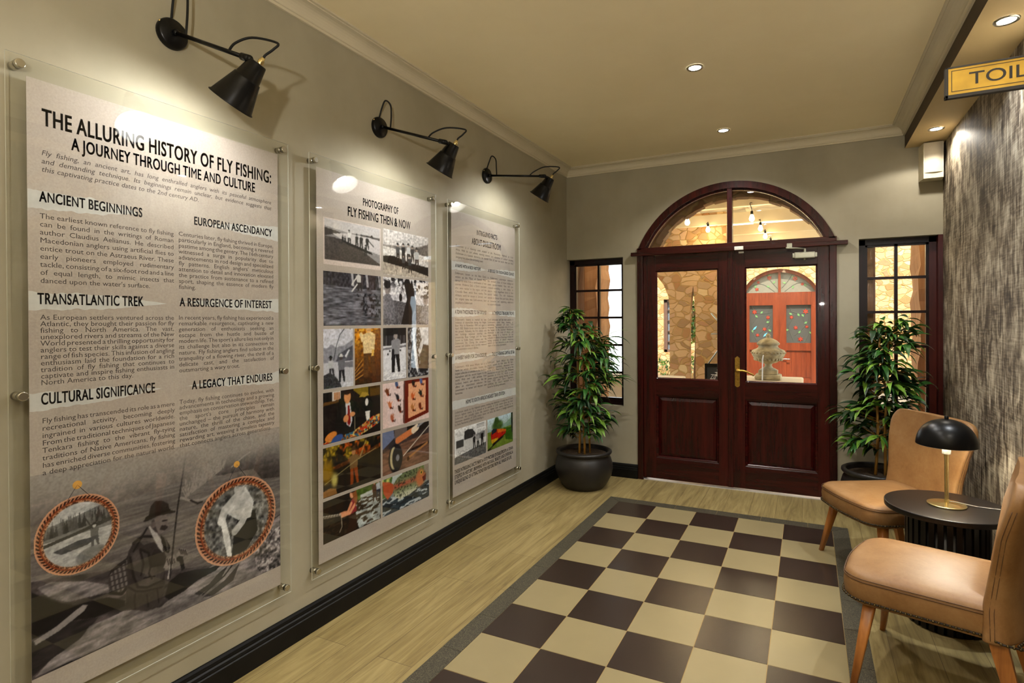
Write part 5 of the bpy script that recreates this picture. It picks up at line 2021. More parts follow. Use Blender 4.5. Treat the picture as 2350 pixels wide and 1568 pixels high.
def chair(ox, oy, ang, label):
    e = thing('slipper_chair', label, 'chair', (ox, oy, 0), 'tan leather slipper chairs', ang)
    loops = []
    for z, ins in ((ZS0, .012), (ZS0 + .006, .004), (ZS0 + .02, .0), (ZS0 + .06, -.004), (ZS1 - .02, .0), (ZS1 - .006, .006), (ZS1 + .002, .018), (ZS1 + .010, .05), (ZS1 + .016, .11), (ZS1 + .019, .19)):
        o = seat_outline(max(ins, -.004)) if ins < .06 else [(x * (1 - ins / .27), y * (1 - ins / .27)) for x, y in seat_outline(0)]
        loops.append([(x, y, z) for x, y in o])
    s = MB()
    loft(s, loops)
    seat = s.build('seat', 'leather', e, local=True)
    for zz, ins in ((ZS1 - .012, -.001), (ZS1 - .022, -.002)):
        o = [(x, y, zz) for x, y in seat_outline(ins)]
        cut = [p for p in o if p[1] > -.23]
        i0 = next(i for i in range(len(o)) if o[i][1] <= -.23)
        i1 = max(i for i in range(len(o)) if o[i][1] <= -.23)
        path = o[i1 + 1:] + o[:i0]
        MB().tube(path, .0016, 6).build('seam', 'leather_seam', seat, local=True)
    # backrest
    loops = []
    zs = [ZS0, ZS0 + .006, ZS0 + .02] + [ZS0 + .02 + (ZBT - .09 - ZS0 - .02) * k / 14 for k in range(1, 15)] + [ZBT - .07, ZBT - .05, ZBT - .034, ZBT - .020, ZBT - .010, ZBT - .003, ZBT]
    m = 36
    for i, z in enumerate(zs):
        w, th = back_w(z), back_thick(z)
        if i == 0:
            w, th = w - .01, th - .02
        L = []
        for k in range(m):
            a = -PI + 2 * PI * (k + .5) / m
            c, s_ = math.cos(a), math.sin(a)
            u = math.copysign(abs(c) ** .42, c)
            v = math.copysign(abs(s_) ** .62, s_)
            ymid = back_front(u, z) - th / 2 - .008 * (1 - u * u) * (v < 0)
            L.append((u * w, ymid + v * th / 2, z))
        loops.append(L)
    b = MB()
    loft(b, loops)
    back = b.build('backrest', 'leather', e, local=True)
    ss = back.modifiers.new('soft', 'SUBSURF')
    ss.levels = ss.render_levels = 2
    for sx in (-1, 1):
        for off in (.010, .022):
            path = []
            for k in range(22):
                z = ZS0 + .015 + (ZBT - .10 - ZS0) * k / 21
                w = back_w(z)
                th = back_thick(z)
                path.append((sx * (w * .992 + .0008), back_front(1, z) - th * .5 - .016 + off, z))
            MB().tube(path, .0015, 6).build('seam', 'leather_seam', back, local=True)
    # braid with round nails along the lower edge
    nb_ = MB()
    o = seat_outline(-.003, 8)
    path = o + [o[0]]
    rear = [(x, back_front(x / .3, ZS0) - back_thick(ZS0) - .010 * (1 - (x / .3) ** 2) - .001) for x in [.270 - .540 * k / 12 for k in range(13)]]
    left = [p for p in o if p[1] > -.24]
    i0 = next(i for i in range(len(o)) if o[i][1] <= -.24)
    i1 = max(i for i in range(len(o)) if o[i][1] <= -.24)
    ring = o[i1 + 1:] + o[:i0] + [(-.292, -.25), (-.288, -.30)] + [(-x, y) for x, y in rear] + [(.288, -.30), (.292, -.25)]
    ring3 = [(x, y, ZS0 + .018) for x, y in ring]
    nb_.tube(ring3, .0035, 6, 1, True)
    P = [Vector(p) for p in ring3] + [Vector(ring3[0])]
    acc, step = 0.0, .0165
    for a, c in zip(P[:-1], P[1:]):
        d = (c - a).length
        if d < 1e-6:
            continue
        t = step - acc
        while t < d:
            q = a.lerp(c, t / d)
            out = Vector(((c - a).y, -(c - a).x, 0)).normalized()
            nb_.ball(q + out * .002, .0055, 8, 0)
            t += step
        acc = (acc + d) % step
    nb_.build('nail_trim', ['nail', 'nail_base'], e, local=True)
    for sx in (-1, 1):
        l = MB()
        t0, t1 = Vector((sx * .205, .150, .345)), Vector((sx * .292, .198, 0))
        loops = []
        for c, a in ((t1, .0125), (t1.lerp(t0, .5), .019), (t0, .0255)):
            loops.append([c + Vector((a * math.copysign(abs(math.cos(q)) ** .45, math.cos(q)), a * .9 * math.copysign(abs(math.sin(q)) ** .45, math.sin(q)), 0)) for q in [2 * PI * (k + .5) / 20 for k in range(20)]])
        loft(l, [[tuple(p) for p in L] for L in loops])
        l.build('leg', 'leg_wood', e, local=True)
        l = MB()
        t0, t1 = Vector((sx * .250, -.235, .335)), Vector((sx * .275, -.315, 0))
        vs = []
        for c, a, bb in ((t0, .021, .026), (t1, .014, .017)):
            vs += [c + Vector((-a, -bb, 0)), c + Vector((a, -bb, 0)), c + Vector((a, bb, 0)), c + Vector((-a, bb, 0))]
        l.add(vs, [(0, 1, 2, 3), (7, 6, 5, 4), (0, 4, 5, 1), (1, 5, 6, 2), (2, 6, 7, 3), (3, 7, 4, 0)])
        l.build('leg', 'leg_wood', e, local=True)
    return e


chair(2.467, 3.779, math.atan2(.87, -.49), 'tan leather slipper chair beyond the round table, beside the plant')
chair(2.500, 2.712, math.atan2(.963, .27), 'nearest tan leather slipper chair, in front of the round black table')

# ================================================================== SIDE TABLE AND LAMP
TXc, TYc, TZ = 2.670, 3.262, 0.550
M['table_black'] = plain('satin_black_table', rgb(15, 11, 9), .33, 0, .35, .1, 10)
tb = thing('side_table', 'round black side table with a slatted drum base between the two chairs', 'side table', (TXc, TYc, 0))
MB().lathe([(0, .525), (.2485, .525), (.2500, .525), (.2525, .5268), (.2530, .529), (.2530, .546), (.2525, .5482), (.2500, .550), (.2485, .550), (.2, .550), (0, .550)], (TXc, TYc, 0), 96).build('tabletop', 'table_black', tb)
dr = MB()
ns = 30
dr.lathe([(0, .0), (.158, .0), (.158, .524), (0, .524)], (TXc, TYc, 0), 60)
for k in range(ns):
    a = 2 * PI * k / ns
    c, s = math.cos(a), math.sin(a)
    w, r0, r1 = .0125, .155, .167
    vs = []
    for z in (.004, .5235):
        for rr, tt in ((r0, -w), (r1, -w * .9), (r1, w * .9), (r0, w)):
            vs.append((TXc + c * rr - s * tt, TYc + s * rr + c * tt, z))
    dr.add(vs, [(0, 1, 2, 3), (7, 6, 5, 4), (0, 4, 5, 1), (1, 5, 6, 2), (2, 6, 7, 3), (3, 7, 4, 0)])
dr.build('slatted_base', 'table_black', tb)
lt = thing('table_lamp', 'brass table lamp with a black dome shade on the round table', 'table lamp', (TXc, TYc, TZ))
MB().lathe([(0, 0), (.076, 0), (.078, .0005), (.079, .0015), (.079, .0065), (.0785, .0078), (.077, .0085), (.074, .009), (.028, .0115), (.012, .015), (0, .015)], (TXc, TYc, TZ), 48).build('base', 'brass', lt)
MB().lathe([(.0095, .013), (.0085, .10), (.0085, .21), (.0100, .240), (.0105, .246)], (TXc, TYc, TZ), 20).build('stem', 'brass', lt)
MB().lathe([(.0105, .243), (.018, .245), (.018, .285), (.014, .296), (0, .296)], (TXc, TYc, TZ), 20).build('socket', 'white_enamel', lt)
dm = [(.123 * math.cos(PI / 2 * k / 14) ** .9, .287 + .122 * math.sin(PI / 2 * k / 14)) for k in range(15)]
sh = MB().lathe(dm, (TXc, TYc, TZ), 56).build('shade', 'black_metal', lt)
MB().lathe([(r * .985, h - .0015) for r, h in dm], (TXc, TYc, TZ), 56).build('shade_lining', 'white_enamel', sh)
MB().lathe([(.009, .407), (.009, .422), (.007, .424), (0, .424)], (TXc, TYc, TZ), 16).build('finial', 'black_metal', lt)
M['bulb_warm'] = emit('table_bulb_glow', (1.0, .92, .76, 1), 300.0)
MB().ball((TXc, TYc, TZ + .322), .026, 14).build('bulb', 'bulb_warm', lt)
M['grey_cord'] = plain('grey_lamp_cord', rgb(120, 116, 108), .5)
MB().tube(smooth_path([(TXc + .012, TYc + .003, TZ + .020), (TXc + .06, TYc + .02, TZ + .012), (TXc + .12, TYc + .02, TZ + .0035), (TXc + .20, TYc + .015, TZ + .0035), (TXc + .255, TYc + .012, TZ + .0045), (XR - .001, TYc + .015, TZ + .012)], 8), .0026, 7).build('lamp_cord', 'grey_cord', lt)
fc = MB().tube(smooth_path([(2.70, 2.44, .0045), (2.78, 2.47, .0045), (2.86, 2.44, .0045), (2.92, 2.36, .0045), (2.945, 2.22, .0045), (2.945, 2.0, .0045)], 8), .0042, 8).build('floor_cable', 'black_cord')
tag(fc, 'black cable lying on the floor behind the nearest chair', 'cable')

# ================================================================== SPEAKER
sp = thing('wall_speaker', 'white loudspeaker on the wall under the bulkhead', 'speaker', (2.893, D, 2.445))
body = MB()
lo = [(2.822, D - .001), (2.964, D - .001), (2.955, D - .118), (2.836, D - .118)]
hi = lo
vs = [(x, y, 2.450) for x, y in lo] + [(x, y, 2.706) for x, y in lo]
body.add(vs, [(0, 3, 2, 1), (4, 5, 6, 7), (0, 1, 5, 4), (1, 2, 6, 5), (2, 3, 7, 6), (3, 0, 4, 7)])
M['speaker_white'] = plain('speaker_white', rgb(206, 198, 172), .5)
M['speaker_grille'] = plain('speaker_grille', rgb(196, 186, 164), .7, 0, .3, .06, 400, .2, 700)
body.build('cabinet', 'speaker_white', sp)
g = MB()
xs = [2.840 + .111 * k / 10 for k in range(11)]
vs, fs = [], []
for z in (2.490, 2.702):
    for x in xs:
        u = (x - 2.8955) / .0555
        vs.append((x, D - .118 - .014 * (1 - u * u), z))
for k in range(10):
    fs.append((k, k + 1, 12 + k, 11 + k))
vs += [(x, D - .118, 2.490) for x in xs] + [(x, D - .118, 2.702) for x in xs]
for k in range(10):
    fs += [(22 + k, 23 + k, k + 1, k), (11 + k, 12 + k, 34 + k, 33 + k)]
g.add(vs, fs, 0, False)
g.build('grille', 'speaker_grille', sp)
lg = MB()
put_line(lg, 'BOSCH', 2.877, 2.914, 2.468, .006, bold=.01, to3=lambda a, b: (a, D - .1186, b))
lg.build('badge', plain('badge_grey', rgb(150, 142, 124), .5), sp, fix=False)

# ================================================================== TOILET SIGN
SX0, SX1, SZ0, SZ1, SY = 2.378, 2.700, 1.957, 2.031, 1.650
M['sign_gold'] = plain('gold_sign_face', rgb(186, 150, 58), .36, .45, .5, .22, 16)
M['sign_black'] = plain('black_sign_frame', rgb(24, 20, 18), .4)
sg = thing('toilet_sign', 'gold and black toilet sign projecting at the right edge', 'sign', (SX0, SY, SZ0))
fr = MB()
w_ = .008
fr.box((SX0, SY, SZ0), (SX1, SY + .014, SZ0 + w_), 0, .001)
fr.box((SX0, SY, SZ1 - w_ * .5), (SX1, SY + .014, SZ1), 0, .001)
fr.box((SX0, SY, SZ0), (SX0 + w_ * .8, SY + .014, SZ1), 0, .001)
fr.box((SX1 - w_, SY, SZ0), (SX1, SY + .014, SZ1), 0, .001)
fr.build('frame', 'sign_black', sg)
MB().box((SX0 + .004, SY + .002, SZ0 + .004), (SX1 - .004, SY + .012, SZ1 - .003)).build('plate', 'sign_gold', sg)
ln = MB()
a0, a1, c0, c1 = SX0 + .0125, SX1 - .013, SZ0 + .0145, SZ1 - .009
for lo, hi in (((a0, c0), (a1, c0 + .0014)), ((a0, c1 - .0014), (a1, c1)), ((a0, c0), (a0 + .0014, c1)), ((a1 - .0014, c0), (a1, c1))):
    ln.box((lo[0], SY + .0015, lo[1]), (hi[0], SY + .0021, hi[1]))
ln.build('border_line', 'sign_black', sg)
tx = MB()
put_line(tx, 'TOILETS', 2.424, 2.612, SZ0 + .0265, .0285, bold=.006, to3=lambda a, b: (a, SY + .0016, b))
tx.build('lettering', 'sign_black', sg, fix=False)
br = MB()
br.rod((SX1 - .01, SY + .007, SZ1 - .012), (XR - .004, SY + .007, SZ1 - .012), .006)
br.rod((SX1 - .01, SY + .007, SZ0 + .012), (XR - .004, SY + .007, SZ0 + .012), .006)
br.box((XR - .008, SY - .03, SZ0 - .03), (XR - .0005, SY + .044, SZ1 + .03), 0, .002)
br.build('bracket', 'sign_black', sg)

# door contact sensor
ds = thing('door_sensor', 'small white door contact above the meeting of the two leaves', 'sensor', (1.565, D, 2.005))
MB().box((1.532, D - .062, 2.019), (1.602, D - .0405, 2.049), 0, .003).build('sensor_body', 'white_plastic', ds)
MB().box((1.560, D - .014, 1.996), (1.602, D + .0035, 2.011), 0, .003).build('magnet', 'white_plastic', ds)
mk = MB()
put_line(mk, 'L', 1.563, 1.568, 2.030, .008, to3=lambda a, b: (a, D - .0622, b))
mk.build('mark', plain('sensor_grey', rgb(120, 118, 114), .5), ds, fix=False)

# ================================================================== COURTYARD BEYOND THE DOOR
SC = [rgb(150, 104, 66), rgb(186, 150, 104), rgb(206, 178, 132), rgb(172, 140, 110), rgb(216, 196, 156), rgb(160, 132, 96)]
SC2 = [rgb(176, 136, 92), rgb(196, 168, 122), rgb(212, 190, 148), rgb(186, 150, 116), rgb(220, 202, 166), rgb(168, 142, 106)]
M['stone_warm'] = stone('warm_rubble_stone', SC, rgb(176, 140, 88), 5.0)
M['stone_small'] = stone('small_rubble_stone', SC2, rgb(184, 146, 86), 8.5)
M['stone_jamb'] = stone('rough_sandstone_jamb', [rgb(136, 92, 54), rgb(160, 116, 72), rgb(180, 136, 90), rgb(120, 84, 54)], rgb(120, 84, 50), 1.8, .9, .9, (3, 3, .8))
M['paving'] = stone('pale_paving', [rgb(176, 166, 148), rgb(196, 186, 166), rgb(186, 172, 150)], rgb(150, 140, 124), 1.6, .8, .2, (1, 1, 1))
M['cast_stone'] = plain('weathered_cast_stone', rgb(176, 164, 130), .85, 0, .25, .45, 11, .4, 40)
M['pale_ledge'] = plain('pale_stone_ledge', rgb(214, 198, 166), .7, 0, .3, .08, 8)
M['beam_cream'] = plain('cream_painted_beam', rgb(222, 204, 164), .6, 0, .3, .05, 5)
M['roof_cream'] = plain('cream_roof_sheet', rgb(206, 192, 160), .6, 0, .3, .1, 5)
M['door_red'] = wood('red_brown_door', rgb(84, 30, 12), rgb(116, 46, 19), rgb(136, 60, 28), .35, 'z', .9, .2)
M['hedge'] = plain('hedge_leaf', rgb(66, 104, 40), .5, 0, .4, .4, 40)
M['hedge2'] = plain('bright_leaf', rgb(120, 152, 56), .5, 0, .4, .3, 40)

struct(MB().box((-9, 5.47, -.08), (9, 16, -.015)).build('ground_courtyard', 'paving'))
# thick outer skin of the wall, with splayed openings
ow = MB()
yo0, yo1 = D + .14, 5.46


def splay(xa_in, xa_out, xb_in, xb_out, z0, z1):
    ow.add([(xa_in, yo0, z0), (xb_in, yo0, z0), (xb_out, yo1, z0), (xa_out, yo1, z0), (xa_in, yo0, z1), (xb_in, yo0, z1), (xb_out, yo1, z1), (xa_out, yo1, z1)],
           [(0, 3, 2, 1), (4, 5, 6, 7), (0, 1, 5, 4), (1, 2, 6, 5), (2, 3, 7, 6), (3, 0, 4, 7)])


def stone_rect(x0, x1, z0, z1):
    ow.box((x0, yo0, z0), (x1, yo1, z1))


splay(-3.0, -3.0, .02, .02, 0, 3.05)
splay(.60, .60, .668, .668, 0, 3.05)
stone_rect(.01, .62, 0, .60)
stone_rect(.01, .62, 2.06, 3.05)
oa = arc(RAD + .012, 40, ZSP, zc=ZC)
x0_, x1_ = oa[0][0], oa[-1][0]
wall_piece(ow, [(.668, ZSP)] + oa + [(2.31, ZSP), (2.31, 3.05), (.668, 3.05)], yo0, yo1)
splay(2.300, 2.300, 2.545, 2.585, 0, 3.05)
splay(2.985, 3.02, 6.0, 6.0, 0, 3.05)
stone_rect(2.5, 3.0, 0, .62)
stone_rect(2.5, 3.0, 2.08, 3.05)
struct(ow.build('wall_outer', 'stone_jamb', fix=False))
pp = MB()
rp = random.Random(9)


def rough_pier(mb, x0, x1, y0_, y1_, z1):
    nz = 26
    loops = []
    for k in range(nz + 1):
        z = -.015 + (z1 + .015) * k / nz
        j = lambda: rp.uniform(-.014, .014)
        loops.append([(x0 + j(), y0_ + j(), z), ((x0 + x1) / 2, y0_ + j(), z), (x1 + j(), y0_ + j(), z), (x1 + j(), y1_ + j(), z), (x0 + j(), y1_ + j(), z)])
    vs = [p for l in loops for p in l]
    fs = [(i * 5 + a, i * 5 + (a + 1) % 5, (i + 1) * 5 + (a + 1) % 5, (i + 1) * 5 + a) for i in range(nz) for a in range(5)]
    mb.add(vs, fs)
    return mb


M['pier_stone'] = wood('split_sandstone_pier', rgb(140, 92, 52), rgb(182, 132, 84), rgb(206, 160, 110), .85, 'z', .45, 0, .9)
struct(rough_pier(MB(), -.62, -.012, 5.92, 6.35, 2.77).build('wall_pier_left', 'pier_stone', fix=False), 'rough sandstone pier seen through the left window', 'pier')
struct(rough_pier(MB(), 2.955, 3.50, 5.92, 6.35, 2.77).build('wall_pier_right', 'pier_stone', fix=False), 'rough sandstone pier seen through the right window', 'pier')
M['added_lantern_glow'] = emit('added_lantern_glow', (1.0, .82, .54, 1), 60.0)  # made-up lanterns, hidden above the windows, added to light the stone piers
for lx, nm in ((.33, 'left'), (2.74, 'right')):
    le = thing('added_lantern', 'added unseen lantern that lights the pier outside, over the %s window' % nm, 'lantern', (lx, 5.46, 2.30), 'added unseen lanterns on the outer wall')
    MB().box((lx - .05, 5.461, 2.22), (lx + .05, 5.475, 2.42), 0, .004).build('back_plate', 'black_metal', le)
    MB().lathe([(0, .0), (.05, .0), (.05, .008), (.012, .03), (0, .03)], (lx, 5.54, 2.40), 16).rod((lx, 5.47, 2.41), (lx, 5.54, 2.41), .008).build('cap', 'black_metal', le)
    MB().ball((lx, 5.54, 2.35), .045, 14).build('globe', 'added_lantern_glow', le)
# rough arch of facing stones on the outside
ra = MB()
rngo = random.Random(4)
aa = arc(RAD - .02, 26, 1.75)
for k in range(26):
    (xa, za), (xb, zb) = aa[k], aa[k + 1]
    cx, cz = (xa + xb) / 2, (za + zb) / 2
    nx, nz = cx - DCX, cz - ZC
    l = math.hypot(nx, nz)
    nx, nz = nx / l, nz / l
    r0, r1 = -.012 - rngo.uniform(0, .028), .16
    dx, dz = (xb - xa) * .5, (zb - za) * .5
    poly = [(cx - dx + nx * r0, cz - dz + nz * r0), (cx + dx + nx * r0 + .004, cz + dz + nz * r0), (cx + dx + nx * r1, cz + dz + nz * r1), (cx - dx + nx * r1, cz - dz + nz * r1)]
    ra.prism(poly, (1, 0, 0), (0, 0, 1), (0, 5.46, 0), (0, .10 + rngo.uniform(0, .03), 0))
struct(ra.build('trim_6', 'stone_warm'), 'rough stone arch outside the double doors', 'arch')

# arcade of stone piers with arched heads
YA = 8.5
arcade = MB()


def arch_pts(x0, x1, zs, rise, n=14):
    return [(x0 + (x1 - x0) * (0.5 - 0.5 * math.cos(PI * k / n)), zs + rise * math.sin(PI * k / n)) for k in range(n + 1)]


arcade.box((.222, YA, -.02), (.512, YA + .13, 1.30))
arcade.box((.598, YA, -.02), (1.030, YA + .13, 1.30))
poly = [(.222, 1.30), (.512, 1.30), (.520, 1.55), (.545, 1.80), (.566, 1.95), (.580, 1.80), (.598, 1.60), (.598, 1.30), (1.030, 1.30), (1.030, 3.0), (-1.9, 3.0), (-1.9, 1.6)]
poly += [(-1.6, 1.6)] + arch_pts(-1.6, .222, 1.66, .74)[1:-1] + [(.222, 1.66)]
arcade.prism(poly, (1, 0, 0), (0, 0, 1), (0, YA, 0), (0, .13, 0))
struct(arcade.build('wall_arcade', 'stone_small', fix=False))
# far wall with a window and the facing double door
YF = 13.0
FX0, FX1, FC, FHW = .74, 2.34, 1.54, .76
fr_rise, fr_zs = .50, 2.02
frad = (FHW ** 2 + fr_rise ** 2) / (2 * fr_rise)
fzc = fr_zs + fr_rise - frad
fa = arc(frad, 30, fr_zs, FC, fzc)
fw_ = MB()
WX0, WX1, WZ0, WZ1 = -.90, -.52, .72, 1.93
wall_piece(fw_, rect(-1.42, WX0, -.02, 3.2), YF, YF + .4)
wall_piece(fw_, rect(WX0, WX1, -.02, WZ0), YF, YF + .4)
wall_piece(fw_, rect(WX0, WX1, WZ1, 3.2), YF, YF + .4)
wall_piece(fw_, rect(WX1, FC - FHW, -.02, 3.2), YF, YF + .4)
wall_piece(fw_, [(FC - FHW, fr_zs)] + fa[1:-1] + [(FC + FHW, fr_zs), (FC + FHW, 3.2), (FC - FHW, 3.2)], YF, YF + .4)
wall_piece(fw_, rect(FC + FHW, 8, -.02, 3.2), YF, YF + .4)
struct(fw_.build('wall_courtyard', 'stone_small', fix=False))
fwin = struct_empty('window_4', ((WX0 + WX1) / 2, YF + .1, WZ0), 'narrow window in the sunlit stone wall outside', 'window')
b = MB()
for lo, hi in (((WX0, WZ0), (WX0 + .07, WZ1)), ((WX1 - .07, WZ0), (WX1, WZ1)), ((WX0, WZ0), (WX1, WZ0 + .06)), ((WX0, WZ1 - .06), (WX1, WZ1))):
    b.box((lo[0], YF + .06, lo[1]), (hi[0], YF + .16, hi[1]))
for k in range(1, 5):
    z = WZ0 + (WZ1 - WZ0) * k / 5
    b.box((WX0, YF + .09, z - .012), (WX1, YF + .13, z + .012))
b.build('window_frame', plain('weathered_window_frame', rgb(104, 76, 62), .6), fwin)
MB().box((WX0 + .02, YF + .14, WZ0 + .02), (WX1 - .02, YF + .15, WZ1 - .02)).build('pane', plain('grey_window_pane', rgb(120, 128, 136), .1, 0, .8), fwin)

bw_ = MB().box((-14, 17.5, -.02), (-1.0, 17.7, 2.3)).build('wall_boundary', plain('white_rendered_wall', rgb(222, 222, 214), .8, 0, .2, .05, 2))
struct(bw_)
# facing double door with stained-glass panes
fd = struct_empty('door_3', (FC, YF + .1, 0), 'red brown double door with flowered stained glass across the courtyard', 'door')
b = MB()
ya, yb = YF + .10, YF + .18
_k = 0
for x0, x1, z0, z1 in ((FC - FHW, FC - FHW + .07, 0, fr_zs), (FC + FHW - .07, FC + FHW, 0, fr_zs), (FC - FHW, FC + FHW, 1.86, 2.03), (FC - .045, FC + .045, 0, 1.9),
                       (FC - FHW + .07, FC - .045, .80, .96), (FC + .045, FC + FHW - .07, .80, .96), (FC - FHW + .07, FC + FHW - .07, 0, .2), (FC - FHW + .07, FC + FHW - .07, 1.76, 1.87),
                       (FC - FHW + .07, FC - FHW + .16, 0, 1.87), (FC + FHW - .16, FC + FHW - .07, 0, 1.87), (FC - .13, FC + .13, 0, 1.87)):
    _k += 1
    b.box((x0, ya - .0012 * _k, z0), (x1, yb, z1))
for s in (-1, 1):
    xa, xb = sorted((FC + s * .13, FC + s * (FHW - .16)))
    b.box((xa, ya + .03, .2), (xb, yb - .02, .80))
    for k in range(5):
        x = xa + (xb - xa) * (k + .5) / 5
        b.box((x - .045, ya + .022, .24), (x + .045, ya + .03, .76))
n = len(fa)
fi = arc(frad - .065, 30, fr_zs, FC, fzc)
vs = [(x, ya - .02, z) for x, z in fa] + [(x, ya - .02, z) for x, z in fi] + [(x, yb, z) for x, z in fi]
b.add(vs, [(i, i + 1, n + i + 1, n + i) for i in range(n - 1)] + [(n + i, n + i + 1, 2 * n + i + 1, 2 * n + i) for i in range(n - 1)])
b.box((FC - .025, ya - .01, 2.0), (FC + .025, yb, fr_zs + fr_rise - .04))
b.build('door_frame', 'door_red', fd, fix=False)
M['frost_grey'] = plain('frosted_glass', rgb(74, 72, 66), .4, 0, .3, .06, 30)
M['frost_pale'] = plain('pale_frosted_glass', rgb(128, 122, 104), .4, 0, .3, .06, 30)
M['lead'] = plain('lead_line', rgb(92, 96, 84), .5, .3)
M['petal'] = plain('red_glass_petal', rgb(170, 50, 32), .25, 0, .6)
M['leaf_glass'] = plain('green_glass_leaf', rgb(106, 146, 90), .25, 0, .6)
M['blue_glass'] = plain('blue_glass_bird', rgb(96, 166, 186), .25, 0, .6)


def stained(name, outline, mat, flowers, vines, birds=()):
    o = MB().prism(outline, (1, 0, 0), (0, 0, 1), (0, ya + .05, 0), (0, .01, 0)).build(name, mat, fd)
    y = ya + .046
    m = MB()
    for path in vines:
        pts = smooth_path([(x, y, z) for x, z in path], 5)
        m.tube(pts, .004, 5, 0)
        r_ = random.Random(int(path[0][0] * 999))
        for i in range(4, len(pts) - 2, 7):
            p = pts[i]
            a = r_.uniform(0, 2 * PI)
            c, s = math.cos(a), math.sin(a)
            L, W = .075, .022
            m.prism([(p.x, p.z), (p.x + c * L * .5 - s * W, p.z + s * L * .5 + c * W), (p.x + c * L, p.z + s * L), (p.x + c * L * .5 + s * W, p.z + s * L * .5 - c * W)],
                    (1, 0, 0), (0, 0, 1), (0, y - .003, 0), (0, .003, 0), 2)
    for fx, fz, R in flowers:
        pts = []
        for k in range(12):
            a = PI / 2 + 2 * PI * k / 12
            r = R if k % 2 == 0 else R * .42
            pts.append((fx + r * math.cos(a), fz + r * math.sin(a)))
        m.prism(pts, (1, 0, 0), (0, 0, 1), (0, y - .005, 0), (0, .004, 0), 1)
        m.lathe([(R * .2, 0), (0, .002)], (fx, y - .005, fz), 8, (0, -1, 0), 0)
    for bx, bz in birds:
        m.prism([(bx, bz), (bx + .03, bz + .06), (bx + .09, bz + .10), (bx + .06, bz + .03)], (1, 0, 0), (0, 0, 1), (0, y - .004, 0), (0, .003, 0), 3)
    m.build('leaded_flowers', ['lead', 'petal', 'leaf_glass', 'blue_glass'], o, fix=False)


for s in (-1, 1):
    xa, xb = sorted((FC + s * .13, FC + s * (FHW - .16)))
    fl = [(xa + .10, 1.62, .06), (xb - .10, 1.50, .05), (xa + .16, 1.12, .045), (xa + .30, 1.25, .05), (xb - .08, 1.05, .05)] if s < 0 else \
         [(xb - .10, 1.62, .065), (xa + .10, 1.50, .045), (xa + .18, 1.28, .05), (xb - .20, 1.04, .06), (xb - .08, 1.30, .04)]
    vi = [[(xa + .05, 1.75), (xa + .12, 1.5), (xa + .04, 1.3), (xa + .14, 1.0)], [(xa + .10, 1.62), (xa + .25, 1.58), (xb - .05, 1.6)],
          [(xb - .06, 1.74), (xb - .14, 1.45), (xb - .03, 1.25), (xb - .12, .98)], [(xa + .16, 1.12), (xa + .3, 1.25), (xb - .08, 1.38), (xb - .05, 1.5)]]
    stained('stained_pane', rect(xa, xb, .96, 1.76), 'frost_grey', fl, vi, [(xb - .20, 1.08), (xa + .06, 1.22)] if s < 0 else ())
    pts = [p for p in arc(frad - .06, 40, 2.03, FC, fzc) if (p[0] - FC) * s > .02]
    ed = FC + s * .02
    zt_ = fzc + math.sqrt((frad - .06) ** 2 - .0004)
    out = pts + [(ed, zt_), (ed, 2.03)] if s < 0 else [(ed, 2.03), (ed, zt_)] + pts
    fl = [(FC - .20, 2.35, .06), (FC - .42, 2.26, .04), (FC - .45, 2.11, .045)] if s < 0 else [(FC + .30, 2.32, .065), (FC + .44, 2.20, .04)]
    vi = [[(FC + s * .04, 2.12), (FC + s * .15, 2.25), (FC + s * .22, 2.36), (FC + s * .26, 2.44)], [(FC + s * .10, 2.05), (FC + s * .3, 2.2), (FC + s * .45, 2.22), (FC + s * .6, 2.14)]]
    stained('stained_fan_pane', out, 'frost_pale', fl, vi)
MB().tube([(FC - .06, ya, .62), (FC - .06, ya - .05, .62), (FC - .2, ya - .05, .62)], .012, 8).tube([(FC + .06, ya, .62), (FC + .06, ya - .05, .62), (FC + .2, ya - .05, .62)], .012, 8).build('door_handle', 'chrome', fd)

# roof of the covered walk: cream beams, rafters and sheeting
rf = struct_empty('trim_7', (.8, 7.5, 2.78), 'cream painted beams and roof sheeting over the covered walk', 'roof')
for y in (5.95, 7.05, 8.26, 9.35, 10.3):
    MB().box((-3.5, y, 2.775), (5.5, y + .055, 2.925), 0, .004).build('beam', 'beam_cream', rf)
rr = MB()
for k in range(12):
    x = -3.2 + .75 * k
    rr.box((x, 5.5, 2.99), (x + .05, 10.7, 3.09))
rr.build('rafters', 'beam_cream', rf)
sh = MB()
nx_ = 140
vs = []
for y in (5.47, 10.75):
    for k in range(nx_ + 1):
        x = -3.6 + 9.2 * k / nx_
        vs.append((x, y, 3.10 + .012 * math.sin(k * PI / 2) + (y - 5.47) * .02))
m_ = nx_ + 1
vs += [(x, y, z + .004) for x, y, z in vs]
fs = [(k, k + 1, m_ + k + 1, m_ + k) for k in range(nx_)] + [(2 * m_ + k, 3 * m_ + k, 3 * m_ + k + 1, 2 * m_ + k + 1) for k in range(nx_)]
sh.add(vs, fs, 0, True)
sh.build('roof_sheet', 'roof_cream', rf, fix=False)

